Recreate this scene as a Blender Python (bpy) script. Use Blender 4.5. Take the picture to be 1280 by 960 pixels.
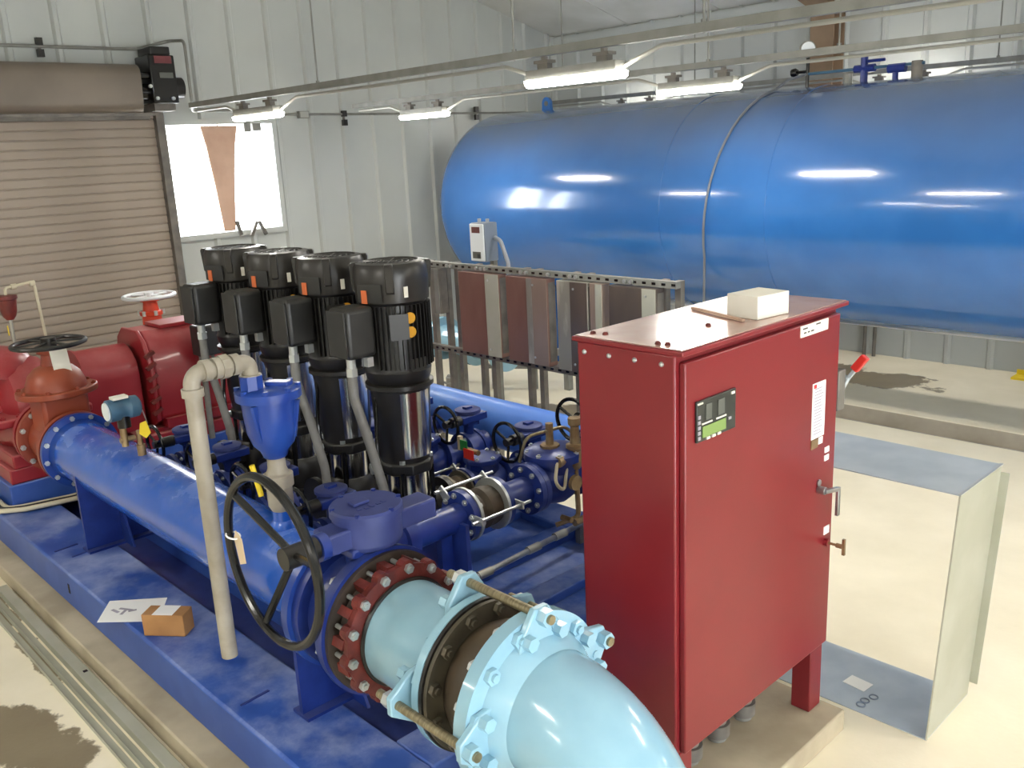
import bpy, math, random
from mathutils import Vector, Matrix
random.seed(7)
for o in list(bpy.data.objects): bpy.data.objects.remove(o, do_unlink=True)
S = bpy.context.scene
COL = S.collection
PI = math.pi
# ---------------------------------------------------------------- camera
F_PX, PITCH, ROLL, YAW, CAM_H = 1134.14, 0.254011814, -0.0495036266, -0.815803674, 2.2
fw = Vector((math.sin(YAW)*math.cos(PITCH), math.cos(YAW)*math.cos(PITCH), -math.sin(PITCH)))
r0 = Vector((math.cos(YAW), -math.sin(YAW), 0)); u0 = r0.cross(fw)
rt = math.cos(ROLL)*r0 + math.sin(ROLL)*u0
up = -math.sin(ROLL)*r0 + math.cos(ROLL)*u0
cam = bpy.data.cameras.new('camera'); cam.sensor_width = 36; cam.lens = F_PX/1280*36; cam.clip_start = .02
camo = bpy.data.objects.new('camera', cam); COL.objects.link(camo)
m = Matrix((rt, up, -fw)).transposed().to_4x4(); m.translation = Vector((0, 0, CAM_H))
camo.matrix_world = m
S.camera = camo
# ---------------------------------------------------------------- world, exposure
W = bpy.data.worlds.new('daylight'); S.world = W; W.use_nodes = True
W.node_tree.nodes['Background'].inputs[0].default_value = (.93, .97, 1, 1)
W.node_tree.nodes['Background'].inputs[1].default_value = 16.0
S.view_settings.view_transform = 'Standard'; S.view_settings.look = 'None'
S.view_settings.gamma = 1; S.view_settings.use_curve_mapping = False
S.view_settings.exposure = 0.3
LAMP_W = 88.0      # emission strength of the ceiling strip lamps

# ---------------------------------------------------------------- materials
def lin(c):
    c = [v/255 for v in c]
    return tuple((v/12.92 if v <= .04045 else ((v+.055)/1.055)**2.4) for v in c) + (1,)
MATS = {}
def mat(name, col, rough=.5, metal=0., col2=None, scale=6., mix=.5, detail=4., bump=0., bscale=60., coat=0., spec=.5, lo=.4, hi=.65, dust=None, dusta=0., stretch=None, dsc=2.6, dlo=.34, dhi=.74):
    """principled paint / metal, two tones blended by noise, optional dust that lies on faces turned up"""
    M = bpy.data.materials.new(name); M.use_nodes = True
    nt = M.node_tree; N = nt.nodes; L = nt.links; b = N['Principled BSDF']
    b.inputs['Roughness'].default_value = rough; b.inputs['Metallic'].default_value = metal
    b.inputs['Specular IOR Level'].default_value = spec
    if coat: b.inputs['Coat Weight'].default_value = coat; b.inputs['Coat Roughness'].default_value = .08
    tc = N.new('ShaderNodeTexCoord'); src = tc.outputs['Object']
    if stretch:
        mp = N.new('ShaderNodeMapping'); mp.inputs['Scale'].default_value = stretch
        L.new(src, mp.inputs[0]); src = mp.outputs[0]
    out = None
    c1 = lin(col)
    if col2:
        nz = N.new('ShaderNodeTexNoise'); nz.inputs['Scale'].default_value = scale; nz.inputs['Detail'].default_value = detail
        L.new(src, nz.inputs['Vector'])
        rp = N.new('ShaderNodeMapRange'); rp.inputs[1].default_value = lo; rp.inputs[2].default_value = hi; rp.inputs[4].default_value = mix*2 if mix < .5 else 1
        L.new(nz.outputs[0], rp.inputs[0])
        mx = N.new('ShaderNodeMix'); mx.data_type = 'RGBA'
        mx.inputs[6].default_value = c1; mx.inputs[7].default_value = lin(col2)
        L.new(rp.outputs[0], mx.inputs[0]); out = mx.outputs[2]
    if dust:
        ge = N.new('ShaderNodeNewGeometry'); sx = N.new('ShaderNodeSeparateXYZ'); L.new(ge.outputs['Normal'], sx.inputs[0])
        n2 = N.new('ShaderNodeTexNoise'); n2.inputs['Scale'].default_value = dsc; n2.inputs['Detail'].default_value = 7 if dsc > 1 else 2; n2.inputs['Roughness'].default_value = .65
        L.new(tc.outputs['Object'], n2.inputs['Vector'])
        r1 = N.new('ShaderNodeMapRange'); r1.interpolation_type = 'SMOOTHERSTEP'; r1.inputs[1].default_value = .2 if dsc > 1 else .0; r1.inputs[2].default_value = .95 if dsc > 1 else 1.05; L.new(sx.outputs[2], r1.inputs[0])
        r2 = N.new('ShaderNodeMapRange'); r2.inputs[1].default_value = dlo; r2.inputs[2].default_value = dhi; r2.inputs[4].default_value = dusta; L.new(n2.outputs[0], r2.inputs[0])
        mu = N.new('ShaderNodeMath'); mu.operation = 'MULTIPLY'; L.new(r1.outputs[0], mu.inputs[0]); L.new(r2.outputs[0], mu.inputs[1])
        m2 = N.new('ShaderNodeMix'); m2.data_type = 'RGBA'; m2.inputs[7].default_value = lin(dust)
        if out: L.new(out, m2.inputs[6])
        else: m2.inputs[6].default_value = c1
        L.new(mu.outputs[0], m2.inputs[0]); out = m2.outputs[2]
        r3 = N.new('ShaderNodeMapRange'); r3.inputs[3].default_value = rough; r3.inputs[4].default_value = .8 if dsc > 1 else .5; L.new(mu.outputs[0], r3.inputs[0])
        if dsc > 1: L.new(r3.outputs[0], b.inputs['Roughness'])
    if out: L.new(out, b.inputs['Base Color'])
    else: b.inputs['Base Color'].default_value = c1
    if bump:
        n3 = N.new('ShaderNodeTexNoise'); n3.inputs['Scale'].default_value = bscale; n3.inputs['Detail'].default_value = 3
        L.new(src, n3.inputs['Vector'])
        bm = N.new('ShaderNodeBump'); bm.inputs['Strength'].default_value = bump; bm.inputs['Distance'].default_value = .01
        L.new(n3.outputs[0], bm.inputs['Height']); L.new(bm.outputs[0], b.inputs['Normal'])
    MATS[name] = M
    return M
def emit(name, col, strength):
    M = bpy.data.materials.new(name); M.use_nodes = True
    b = M.node_tree.nodes['Principled BSDF']
    b.inputs['Base Color'].default_value = lin(col); b.inputs['Emission Color'].default_value = lin(col); b.inputs['Emission Strength'].default_value = strength
    MATS[name] = M
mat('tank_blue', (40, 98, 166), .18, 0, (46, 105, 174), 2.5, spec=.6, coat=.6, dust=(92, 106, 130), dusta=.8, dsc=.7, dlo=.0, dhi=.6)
mat('skid_blue', (46, 80, 158), .38, 0, (58, 92, 170), 5, dust=(150, 162, 200), dusta=.75, dsc=3.4, dlo=.43, dhi=.66)
mat('pipe_blue', (26, 84, 186), .16, 0, (32, 92, 196), 3, dust=(150, 170, 214), dusta=.6, dsc=1.5, dlo=.46, dhi=.68, coat=.3)
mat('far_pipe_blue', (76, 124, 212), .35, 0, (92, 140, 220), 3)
mat('valve_blue', (25, 42, 112), .3, 0, (33, 54, 128), 9, dust=(104, 112, 150), dusta=.4)
mat('gear_blue', (46, 56, 112), .5, 0, (58, 68, 124), 8)
mat('arv_blue', (28, 58, 138), .28, 0, (36, 70, 150), 7)
mat('light_blue', (140, 180, 200), .2, 0, (148, 188, 206), 5, coat=.35, bump=.05, bscale=14)
mat('cab_red', (124, 32, 38), .32, 0, (118, 30, 36), 3, bump=.02, bscale=200)
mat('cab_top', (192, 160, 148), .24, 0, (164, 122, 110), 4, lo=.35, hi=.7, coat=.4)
mat('pump_red', (148, 34, 42), .36, 0, (140, 24, 32), 4, coat=.15, dust=(206, 150, 146), dusta=.45)  # upward tint is dust plus window highlights painted on the tops
mat('valve_orange', (144, 64, 38), .4, 0, (130, 52, 34), 5, dust=(196, 130, 100), dusta=.3)
mat('valve_red2', (206, 66, 34), .4)
mat('gland_red', (118, 44, 36), .5, 0, (84, 32, 30), 12, bump=.3, bscale=40)
mat('black_motor', (25, 24, 23), .36, 0, (32, 30, 29), 8, dust=(80, 75, 66), dusta=.35)
mat('black_box', (38, 38, 37), .45, 0, (46, 45, 43), 10, dust=(84, 79, 70), dusta=.3)
mat('black_gloss', (16, 16, 17), .22)
mat('rubber', (62, 53, 42), .6, 0, (84, 69, 50), 5)
mat('gland_dark', (58, 47, 39), .55, 0, (44, 37, 32), 6)
mat('dark_flange', (84, 80, 70), .45, .4, (108, 100, 84), 7)
mat('brass_rod', (132, 122, 98), .35, .7, (158, 148, 120), 30, stretch=(6, 1, 1))
mat('bronze', (140, 116, 84), .4, .55, (164, 142, 108), 20)
mat('steel', (176, 178, 180), .3, .9, (150, 152, 154), 20)
mat('chrome', (205, 205, 205), .16, 1., (188, 186, 182), 12, stretch=(1, 1, .1))
mat('bolt_zinc', (196, 200, 200), .35, .75)
mat('beige_pipe', (160, 153, 140), .48, 0, (140, 132, 118), 9)
mat('grey_flex', (120, 118, 114), .55, 0, (104, 102, 98), 12)
mat('galv', (190, 198, 204), .42, .55, (176, 186, 194), 6, bump=.03, bscale=8)
mat('galv_matt', (172, 172, 156), .5, .3, (182, 182, 168), 4)
mat('strut_grey', (134, 134, 129), .5, .2, (122, 122, 117), 10)
mat('strut_dark', (120, 115, 108), .5, .2, (100, 97, 92), 10)
mat('conduit', (168, 168, 160), .42, .5)
mat('reflection_brown', (140, 108, 98), .32, .4, (120, 90, 82), 3, stretch=(1, 1, .4))  # red-brown reflections on the steel enclosures, painted as base colour
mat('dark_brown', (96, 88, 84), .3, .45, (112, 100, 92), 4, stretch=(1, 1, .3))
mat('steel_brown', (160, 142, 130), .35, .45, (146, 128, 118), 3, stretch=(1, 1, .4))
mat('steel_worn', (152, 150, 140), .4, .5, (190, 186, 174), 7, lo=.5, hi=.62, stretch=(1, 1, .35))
mat('wall_white', (186, 190, 187), .35, 0, (178, 182, 180), 1.2, spec=.4)
mat('ceil_white', (212, 212, 208), .7, 0, (196, 196, 190), 1.5)
mat('door_brown', (160, 148, 136), .62, 0, (148, 136, 124), 3, stretch=(1, .3, 1))
mat('hood_brown', (116, 106, 95), .4, .2, (106, 97, 87), 2)
mat('tan_wood', (206, 172, 150), .6, 0, (194, 158, 136), 4)
mat('column_tan', (146, 122, 98), .6, 0, (128, 106, 84), 3)
mat('paper', (240, 240, 238), .7)
mat('paper_grey', (160, 156, 166), .8)
mat('carton', (170, 124, 76), .7, 0, (150, 106, 64), 6)
mat('carton_white', (226, 222, 210), .6)
mat('ink', (70, 66, 66), .7)
mat('yellow', (236, 206, 40), .5)
mat('green', (30, 130, 60), .5)
mat('orange', (214, 110, 60), .5)
mat('amber', (214, 156, 40), .45)
mat('red_plastic', (196, 40, 32), .35)
mat('lcd_green', (124, 150, 84), .3)
mat('panel_black', (44, 46, 44), .35, 0, (52, 54, 50), 20)
mat('panel_grey', (92, 94, 88), .4)
mat('white_plastic', (222, 228, 232), .4)
mat('grey_plastic', (112, 122, 138), .45)
mat('teal_paint', (66, 100, 126), .4)
mat('tag_tan', (206, 186, 156), .7)
mat('hose_cream', (198, 190, 166), .5)
mat('label_red', (112, 52, 56), .5)
mat('hose_dark', (104, 108, 116), .4)
mat('hose_grey', (150, 156, 166), .45)
mat('concrete_pad', (186, 174, 150), .75, 0, (158, 146, 124), 3, bump=.15, bscale=50)
emit('lamp_lens', (255, 249, 238), LAMP_W)
mat('trench_shade', (166, 158, 144), .6, 0, (150, 142, 128), 4)  # shade inside the floor trench, put into the colour
mat('fan_black', (44, 41, 38), .34, 0, (36, 34, 32), 6)
def glass():
    M = bpy.data.materials.new('window_glass'); M.use_nodes = True; nt = M.node_tree; N = nt.nodes; L = nt.links
    N.remove(N['Principled BSDF'])
    t = N.new('ShaderNodeBsdfTransparent'); g = N.new('ShaderNodeBsdfGlossy'); g.inputs['Roughness'].default_value = .03
    mx = N.new('ShaderNodeMixShader'); mx.inputs[0].default_value = .06
    L.new(t.outputs[0], mx.inputs[1]); L.new(g.outputs[0], mx.inputs[2]); L.new(mx.outputs[0], N['Material Output'].inputs[0]); MATS['glass'] = M
glass()
def floor_mat():
    M = bpy.data.materials.new('floor_concrete'); M.use_nodes = True; nt = M.node_tree; N = nt.nodes; L = nt.links; b = N['Principled BSDF']
    tc = N.new('ShaderNodeTexCoord')
    n1 = N.new('ShaderNodeTexNoise'); n1.inputs['Scale'].default_value = 1.6; n1.inputs['Detail'].default_value = 8; n1.inputs['Roughness'].default_value = .6
    L.new(tc.outputs['Object'], n1.inputs['Vector'])
    r1 = N.new('ShaderNodeMapRange'); r1.inputs[1].default_value = .35; r1.inputs[2].default_value = .7; L.new(n1.outputs[0], r1.inputs[0])
    mx = N.new('ShaderNodeMix'); mx.data_type = 'RGBA'; mx.inputs[6].default_value = lin((240, 231, 208)); mx.inputs[7].default_value = lin((226, 217, 192)); L.new(r1.outputs[0], mx.inputs[0])
    # water stains: blobs with ragged rims around given spots
    n2 = N.new('ShaderNodeTexNoise'); n2.inputs['Scale'].default_value = 2.6; n2.inputs['Detail'].default_value = 7; n2.inputs['Roughness'].default_value = .62
    L.new(tc.outputs['Object'], n2.inputs['Vector'])
    tot = None
    for (x, y, rx, ry) in STAINS:
        mp = N.new('ShaderNodeMapping'); mp.vector_type = 'POINT'
        mp.inputs['Location'].default_value = (-x/rx, -y/ry, 0); mp.inputs['Scale'].default_value = (1/rx, 1/ry, 0)
        L.new(tc.outputs['Object'], mp.inputs[0])
        ln = N.new('ShaderNodeVectorMath'); ln.operation = 'LENGTH'; L.new(mp.outputs[0], ln.inputs[0])
        ma = N.new('ShaderNodeMath'); ma.operation = 'MULTIPLY_ADD'; ma.inputs[1].default_value = 2.6; L.new(n2.outputs[0], ma.inputs[0]); 
        sb = N.new('ShaderNodeMath'); sb.operation = 'SUBTRACT'; sb.inputs[0].default_value = -.3; L.new(ln.outputs['Value'], sb.inputs[1]); L.new(sb.outputs[0], ma.inputs[2])
        rr = N.new('ShaderNodeMapRange'); rr.inputs[1].default_value = 0; rr.inputs[2].default_value = .1; L.new(ma.outputs[0], rr.inputs[0])
        if tot is None: tot = rr.outputs[0]
        else:
            mm = N.new('ShaderNodeMath'); mm.operation = 'MAXIMUM'; L.new(tot, mm.inputs[0]); L.new(rr.outputs[0], mm.inputs[1]); tot = mm.outputs[0]
    n4 = N.new('ShaderNodeTexNoise'); n4.inputs['Scale'].default_value = 4; n4.inputs['Detail'].default_value = 4; L.new(tc.outputs['Object'], n4.inputs['Vector'])
    m3 = N.new('ShaderNodeMix'); m3.data_type = 'RGBA'; m3.inputs[6].default_value = lin((150, 138, 114)); m3.inputs[7].default_value = lin((116, 104, 84)); L.new(n4.outputs[0], m3.inputs[0])
    m2 = N.new('ShaderNodeMix'); m2.data_type = 'RGBA'; L.new(m3.outputs[2], m2.inputs[7])
    L.new(mx.outputs[2], m2.inputs[6]); L.new(tot, m2.inputs[0]); L.new(m2.outputs[2], b.inputs['Base Color'])
    r3 = N.new('ShaderNodeMapRange'); r3.inputs[3].default_value = .62; r3.inputs[4].default_value = .32; L.new(tot, r3.inputs[0]); L.new(r3.outputs[0], b.inputs['Roughness'])
    n3 = N.new('ShaderNodeTexNoise'); n3.inputs['Scale'].default_value = 45; L.new(tc.outputs['Object'], n3.inputs['Vector'])
    bm = N.new('ShaderNodeBump'); bm.inputs['Strength'].default_value = .08; bm.inputs['Distance'].default_value = .01; L.new(n3.outputs[0], bm.inputs['Height']); L.new(bm.outputs[0], b.inputs['Normal'])
    MATS['floor'] = M
STAINS = [(-3.75, 7.9, .7, .36), (-4.5, 8.1, .5, .4), (-3.65, .72, .32, .17), (-4.3, .96, .34, .06), (-2.95, .80, .2, .12), (-5.1, .97, .3, .06), (-6.6, 5.0, .6, .3), (-5.0, 5.4, .5, .25)]
floor_mat()

# ---------------------------------------------------------------- mesh builder
def frame(ax):
    a = Vector(ax).normalized()
    h = Vector((0, 0, 1)) if abs(a.z) < .9 else Vector((1, 0, 0))
    u = h.cross(a).normalized(); v = a.cross(u)
    return a, u, v
class MB:
    def __init__(s): s.v = []; s.f = []
    def add(s, vs, fs):
        n = len(s.v); s.v += [tuple(p) for p in vs]; s.f += [tuple(i+n for i in f) for f in fs]; return s
    def bx(s, x0, x1, y0, y1, z0, z1):
        return s.add([(x0,y0,z0),(x1,y0,z0),(x1,y1,z0),(x0,y1,z0),(x0,y0,z1),(x1,y0,z1),(x1,y1,z1),(x0,y1,z1)],
                     [(3,2,1,0),(4,5,6,7),(0,1,5,4),(1,2,6,5),(2,3,7,6),(3,0,4,7)])
    def box(s, c, d, rot=None):
        x, y, z = (k/2 for k in d); vs = [Vector(p) for p in [(-x,-y,-z),(x,-y,-z),(x,y,-z),(-x,y,-z),(-x,-y,z),(x,-y,z),(x,y,z),(-x,y,z)]]
        if rot is not None: vs = [rot @ p for p in vs]
        return s.add([p+Vector(c) for p in vs], [(3,2,1,0),(4,5,6,7),(0,1,5,4),(1,2,6,5),(2,3,7,6),(3,0,4,7)])
    def bar(s, p0, p1, w, h, upv=(0,0,1)):
        p0, p1 = Vector(p0), Vector(p1); a = (p1-p0).normalized(); u = Vector(upv).cross(a).normalized(); v = a.cross(u)
        o = [u*(-w/2)-v*(h/2), u*(w/2)-v*(h/2), u*(w/2)+v*(h/2), u*(-w/2)+v*(h/2)]
        return s.add([p0+k for k in o]+[p1+k for k in o], [(3,2,1,0),(4,5,6,7),(0,1,5,4),(1,2,6,5),(2,3,7,6),(3,0,4,7)])
    def lathe(s, o, ax, prof, n=32, cap=True, ph=0.):
        a, u, v = frame(ax); o = Vector(o); vs = []; fs = []
        for t, r in prof:
            for i in range(n):
                th = 2*PI*i/n + ph; vs.append(o + a*t + (u*math.cos(th)+v*math.sin(th))*r)
        for k in range(len(prof)-1):
            for i in range(n):
                j = (i+1) % n; fs.append((k*n+i, k*n+j, (k+1)*n+j, (k+1)*n+i))
        if cap:
            fs.append(tuple(range(n-1, -1, -1))); fs.append(tuple((len(prof)-1)*n+i for i in range(n)))
        return s.add(vs, fs)
    def cyl(s, p0, p1, r, r2=None, n=24, cap=True, ph=0.):
        p0, p1 = Vector(p0), Vector(p1); return s.lathe(p0, p1-p0, [(0, r), ((p1-p0).length, r if r2 is None else r2)], n, cap, ph)
    def ring(s, o, ax, ri, ro, t, n=40):
        return s.lathe(o, ax, [(0, ri), (0, ro), (t, ro), (t, ri), (0, ri)], n, False)
    def tube(s, pts, r, n=10, closed=False):
        pts = [Vector(p) for p in pts]; m = len(pts); vs = []; fs = []
        tang = []
        for i in range(m):
            a = pts[i-1] if (i or closed) else pts[i]; b = pts[(i+1) % m] if (i < m-1 or closed) else pts[i]
            tang.append((b-a).normalized())
        _, u, _v = frame(tang[0])
        for i in range(m):
            t = tang[i]; u = (u - t*u.dot(t)).normalized(); w = t.cross(u)
            rr = r[i] if isinstance(r, (list, tuple)) else r
            for k in range(n):
                th = 2*PI*k/n; vs.append(pts[i]+(u*math.cos(th)+w*math.sin(th))*rr)
        for i in range(m if closed else m-1):
            for k in range(n):
                j = (k+1) % n; i2 = (i+1) % m; fs.append((i*n+k, i*n+j, i2*n+j, i2*n+k))
        if not closed: fs.append(tuple(range(n-1, -1, -1))); fs.append(tuple((m-1)*n+k for k in range(n)))
        return s.add(vs, fs)
    def torus(s, c, ax, R, r, n=40, k=10):
        a, u, v = frame(ax); c = Vector(c)
        return s.tube([c+(u*math.cos(2*PI*i/n)+v*math.sin(2*PI*i/n))*R for i in range(n)], r, k, True)
    def prism(s, poly, o, u, v, w, t):
        """2d outline (u,v) pushed along w by t"""
        o, u, v, w = Vector(o), Vector(u), Vector(v), Vector(w); n = len(poly)
        vs = [o+u*a+v*b for a, b in poly] + [o+u*a+v*b+w*t for a, b in poly]
        fs = [tuple(range(n-1, -1, -1)), tuple(range(n, 2*n))] + [(i, (i+1) % n, n+(i+1) % n, n+i) for i in range(n)]
        return s.add(vs, fs)
    def mesh(s, name, angle=35):
        me = bpy.data.meshes.new(name); me.from_pydata([tuple(p) for p in s.v], [], s.f)
        import bmesh as _b
        bm = _b.new(); bm.from_mesh(me); _b.ops.recalc_face_normals(bm, faces=bm.faces); bm.to_mesh(me); bm.free()
        me.polygons.foreach_set('use_smooth', [True]*len(me.polygons)); me.set_sharp_from_angle(angle=math.radians(angle)); me.update()
        return me
    def build(s, name, mt, parent=None, bevel=0, loc=(0,0,0), seg=2):
        me = s.mesh(name); me.materials.append(MATS[mt])
        o = bpy.data.objects.new(name, me); COL.objects.link(o); o.location = loc
        if parent is not None: o.parent = parent
        if bevel:
            b = o.modifiers.new('bevel', 'BEVEL'); b.width = bevel; b.segments = seg; b.limit_method = 'ANGLE'; b.angle_limit = .7
        return o
WORLD = {}
def tag(o, label, cat, group=None, kind=None):
    if label: o['label'] = label
    if cat: o['category'] = cat
    if group: o['group'] = group
    if kind: o['kind'] = kind
    return o
def thing(name, label, cat, loc=(0,0,0), group=None):
    o = bpy.data.objects.new(name, None); COL.objects.link(o); o.location = loc; o.empty_display_size = .1
    WORLD[o.name] = loc
    return tag(o, label, cat, group)
# parts are given in world coordinates when their thing was made with wthing(): the builder subtracts the thing's base point
def part(mb, name, mt, th, bevel=0, par=None, seg=2):
    w = th.location; mb.v = [(a-w[0], b-w[1], c-w[2]) for a, b, c in mb.v]
    return mb.build(name, mt, par or th, bevel, seg=seg)
def solo(mb, name, mt, base, label, cat, group=None, bevel=0, kind=None):
    mb.v = [(a-base[0], b-base[1], c-base[2]) for a, b, c in mb.v]
    o = mb.build(name, mt, None, bevel, base)
    return tag(o, label, cat, group, kind)
def struct(mb, name, mt, bevel=0):
    o = mb.build(name, mt, None, bevel); o['kind'] = 'structure'; return o
def put(me, name, parent, loc, rot=None):
    o = bpy.data.objects.new(name, me); COL.objects.link(o); o.parent = parent; o.location = loc
    if rot is not None: o.rotation_euler = rot.to_euler() if isinstance(rot, Matrix) else rot
    return o
def dup(root, loc, label=None, name=None):
    r = root.copy(); COL.objects.link(r); r.location = loc
    if label: r['label'] = label
    for ch in list(root.children):
        c = ch.copy(); COL.objects.link(c); c.parent = r
        for g in list(ch.children):
            d = g.copy(); COL.objects.link(d); d.parent = c
    return r
def arc(c, u, v, R, a0, a1, n=12):
    c, u, v = Vector(c), Vector(u), Vector(v)
    return [c+u*(R*math.cos(a0+(a1-a0)*i/n))+v*(R*math.sin(a0+(a1-a0)*i/n)) for i in range(n+1)]
def fillet(pts, R, n=6):
    pts = [Vector(p) for p in pts]; out = [pts[0]]
    for i in range(1, len(pts)-1):
        a, b, c = pts[i-1], pts[i], pts[i+1]; d1 = (a-b).normalized(); d2 = (c-b).normalized()
        ang = d1.angle(d2)
        if ang > 3.1: out.append(b); continue
        t = min(R/math.tan(ang/2), (a-b).length*.49, (c-b).length*.49)
        p, q = b+d1*t, b+d2*t
        for k in range(n+1):
            s = k/n; out.append(p*(1-s)**2 + b*(2*s*(1-s)) + q*s*s)
    out.append(pts[-1]); return out
HEXES = {}
def hexbolt(size, mt, length=0., nut=True):
    """bolt head along local +X; a stud of `length` runs back along -X"""
    k = (size, mt, length)
    if k not in HEXES:
        b = MB(); b.cyl((0,0,0), (size*.75,0,0), size, n=6); b.cyl((size*.7,0,0), (size*1.15,0,0), size*.5, n=8)
        if length: b.cyl((-length,0,0), (0,0,0), size*.48, n=8)
        me = b.mesh('bolt'); me.materials.append(MATS[mt]); HEXES[k] = me
    return HEXES[k]
def bolt_circle(par, th, c, ax, R, n, size, mt, ph=0., length=0., name='bolt', a0=None):
    a, u, v = frame(ax); me = hexbolt(size, mt, length); w = th.location
    rot = Matrix((a, u, v)).transposed().to_3x3()
    for i in range(n):
        t = 2*PI*i/n+ph
        put(me, name, par, Vector(c)-Vector(w)+(u*math.cos(t)+v*math.sin(t))*R, rot)
# ================================================================ the building
XW, XE, YN, YS = -8.337, 4.0, 8.83, -4.0
EAVE, SLOPE, RIDGE = 3.52, .27, 2.4
def zr(y): return EAVE + SLOPE*((YN-y) if y > RIDGE else (y-YS)*(YN-RIDGE)/(RIDGE-YS))
fb = MB()
fb.bx(XW-.3, XE+.3, YS-.3, 6.6, -.2, 0); fb.bx(XW-.3, XE+.3, 7.0, YN+.3, -.2, 0); fb.bx(XW-.3, XE+.3, 6.55, 7.05, -.3, -.13)
fl = struct(fb, 'floor', 'floor')
MB().bx(XW, XE, 6.992, 7.0, -.129, -.004).bx(XW, XE, 6.6, 6.608, -.129, -.004).bx(XW, XE, 6.608, 6.992, -.1295, -.122).build('trench_shade_skin', 'trench_shade', fl)  # thin skins carrying the painted shade of the trench faces
def wall_panel(mb, a0, a1, z0, zt, fixed, axis, sign, rib=.05, h=.03):
    """metal wall panel with a raised rib along its first edge; axis 'y' = wall plane at x=fixed"""
    pts = [(a0, -.03), (a1, -.03), (a1, 0), (a0+rib+.02, 0), (a0+rib, h), (a0+.02, h), (a0, 0)]
    n = len(pts); vs = []
    for top in (0, 1):
        for a, d in pts:
            z = z0 if not top else (zt(a)+.055 if callable(zt) else zt)
            vs.append((fixed+sign*d, a, z) if axis == 'y' else (a, fixed+sign*d, z))
    fs = [tuple(range(n)), tuple(range(2*n-1, n-1, -1))] + [(i, (i+1) % n, n+(i+1) % n, n+i) for i in range(n)]
    mb.add(vs, fs); return mb
WY0, WY1, WZ0, WZ1 = 3.62, 4.79, 1.5, 2.60      # window in the left wall
DY0, DY1, DZ = .5, 3.62, 2.66                   # roller door opening
# ---- left wall: base frame + panels
wl = MB(); wl.bx(XW-.08, XW-.03, YS, DY0, 0, 3.3); wl.bx(XW-.08, XW-.03, WY1, YN, 0, 3.3)
wl = struct(wl, 'wall_left', 'wall_white')
k = 0
for i in range(-20, 14):
    a0 = WY0 + .39*i; a1 = a0+.39
    if a1 > YN+.3: break
    a1 = min(a1, YN)
    if a0 < YS-.2: continue
    a0 = max(a0, YS)
    spans = [(0, zr)]
    if DY0-.01 <= a0 and a1 <= DY1+.01: spans = [(DZ, zr)]
    elif WY0-.01 <= a0 and a1 <= WY1+.01: spans = [(0, WZ0), (WZ1, zr)]
    for z0, zt in spans:
        wall_panel(MB(), a0, a1, z0, zt, XW, 'y', 1).build('panel', 'wall_white', wl)
# ---- back wall
wb = MB(); wb.bx(XW, XE, YN+.03, YN+.08, 0, EAVE); wb = struct(wb, 'wall_back', 'wall_white')
base = None
for i in range(32):
    a0 = XW + .386*i; a1 = min(a0+.386, XE)
    if a0 >= XE: break
    o = wall_panel(MB(), 0, .386, 0, EAVE+.05, YN, 'x', -1).build('panel', 'wall_white', wb) if base is None else base.copy()
    if base is None: base = o
    else: COL.objects.link(o)
    o.location = (a0, 0, 0)
# ---- wall behind the camera and the open side at right
wf = MB(); wf.bx(XW, XE, YS-.08, YS, 0, EAVE); struct(wf, 'wall_front', 'wall_white')
wr = MB(); OY0, OY1, OZ = -.6, 1.8, 2.4
def gable(y0, y1, z0):
    ys = [y0] + ([RIDGE] if y0 < RIDGE < y1 else []) + [y1]
    poly = [(y0, z0), (y1, z0)] + [(y, zr(y)+.055) for y in reversed(ys)]
    wr.prism(poly, (XE, 0, 0), (0,1,0), (0,0,1), (1,0,0), .08)
gable(YS, OY0, 0); gable(OY0, OY1, OZ); gable(OY1, YN, 0)
struct(wr, 'wall_right', 'wall_white')
# ---- roof liner
def slab(x0, x1, y0, y1, dz, t):
    b = MB(); b.add([(x0,y0,zr(y0)+dz),(x1,y0,zr(y0)+dz),(x1,y1,zr(y1)+dz),(x0,y1,zr(y1)+dz),(x0,y0,zr(y0)+dz+t),(x1,y0,zr(y0)+dz+t),(x1,y1,zr(y1)+dz+t),(x0,y1,zr(y1)+dz+t)],
          [(3,2,1,0),(4,5,6,7),(0,1,5,4),(1,2,6,5),(2,3,7,6),(3,0,4,7)]); return b
ce = slab(XW-.1, XE+.1, RIDGE, YN+.1, .05, .1); ce.v += []
c2 = slab(XW-.1, XE+.1, YS-.1, RIDGE-1e-4, .05, .1); ce.add(c2.v, c2.f)
ce = struct(ce, 'ceiling', 'ceil_white')
for (y0, y1) in ((RIDGE, RIDGE+2.15), (RIDGE+2.17, RIDGE+4.3), (RIDGE+4.32, YN), (YS, -.81), (-.79, RIDGE-.01)):
    for i in range(10):
        x0 = XW + 1.235*i
        slab(x0+.006, x0+1.229, y0, y1, 0, .05).build('liner_panel', 'ceil_white', ce)
# eave trim, corner trim, base strip
t1 = MB(); t1.bx(XW, XE, YN-.05, YN-.032, EAVE-.1, EAVE-.02); struct(t1, 'trim_1', 'wall_white')
t2 = MB(); t2.bx(XW+.032, XW+.06, YN-.1, YN-.032, 0, EAVE); struct(t2, 'trim_2', 'wall_white')
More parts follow.
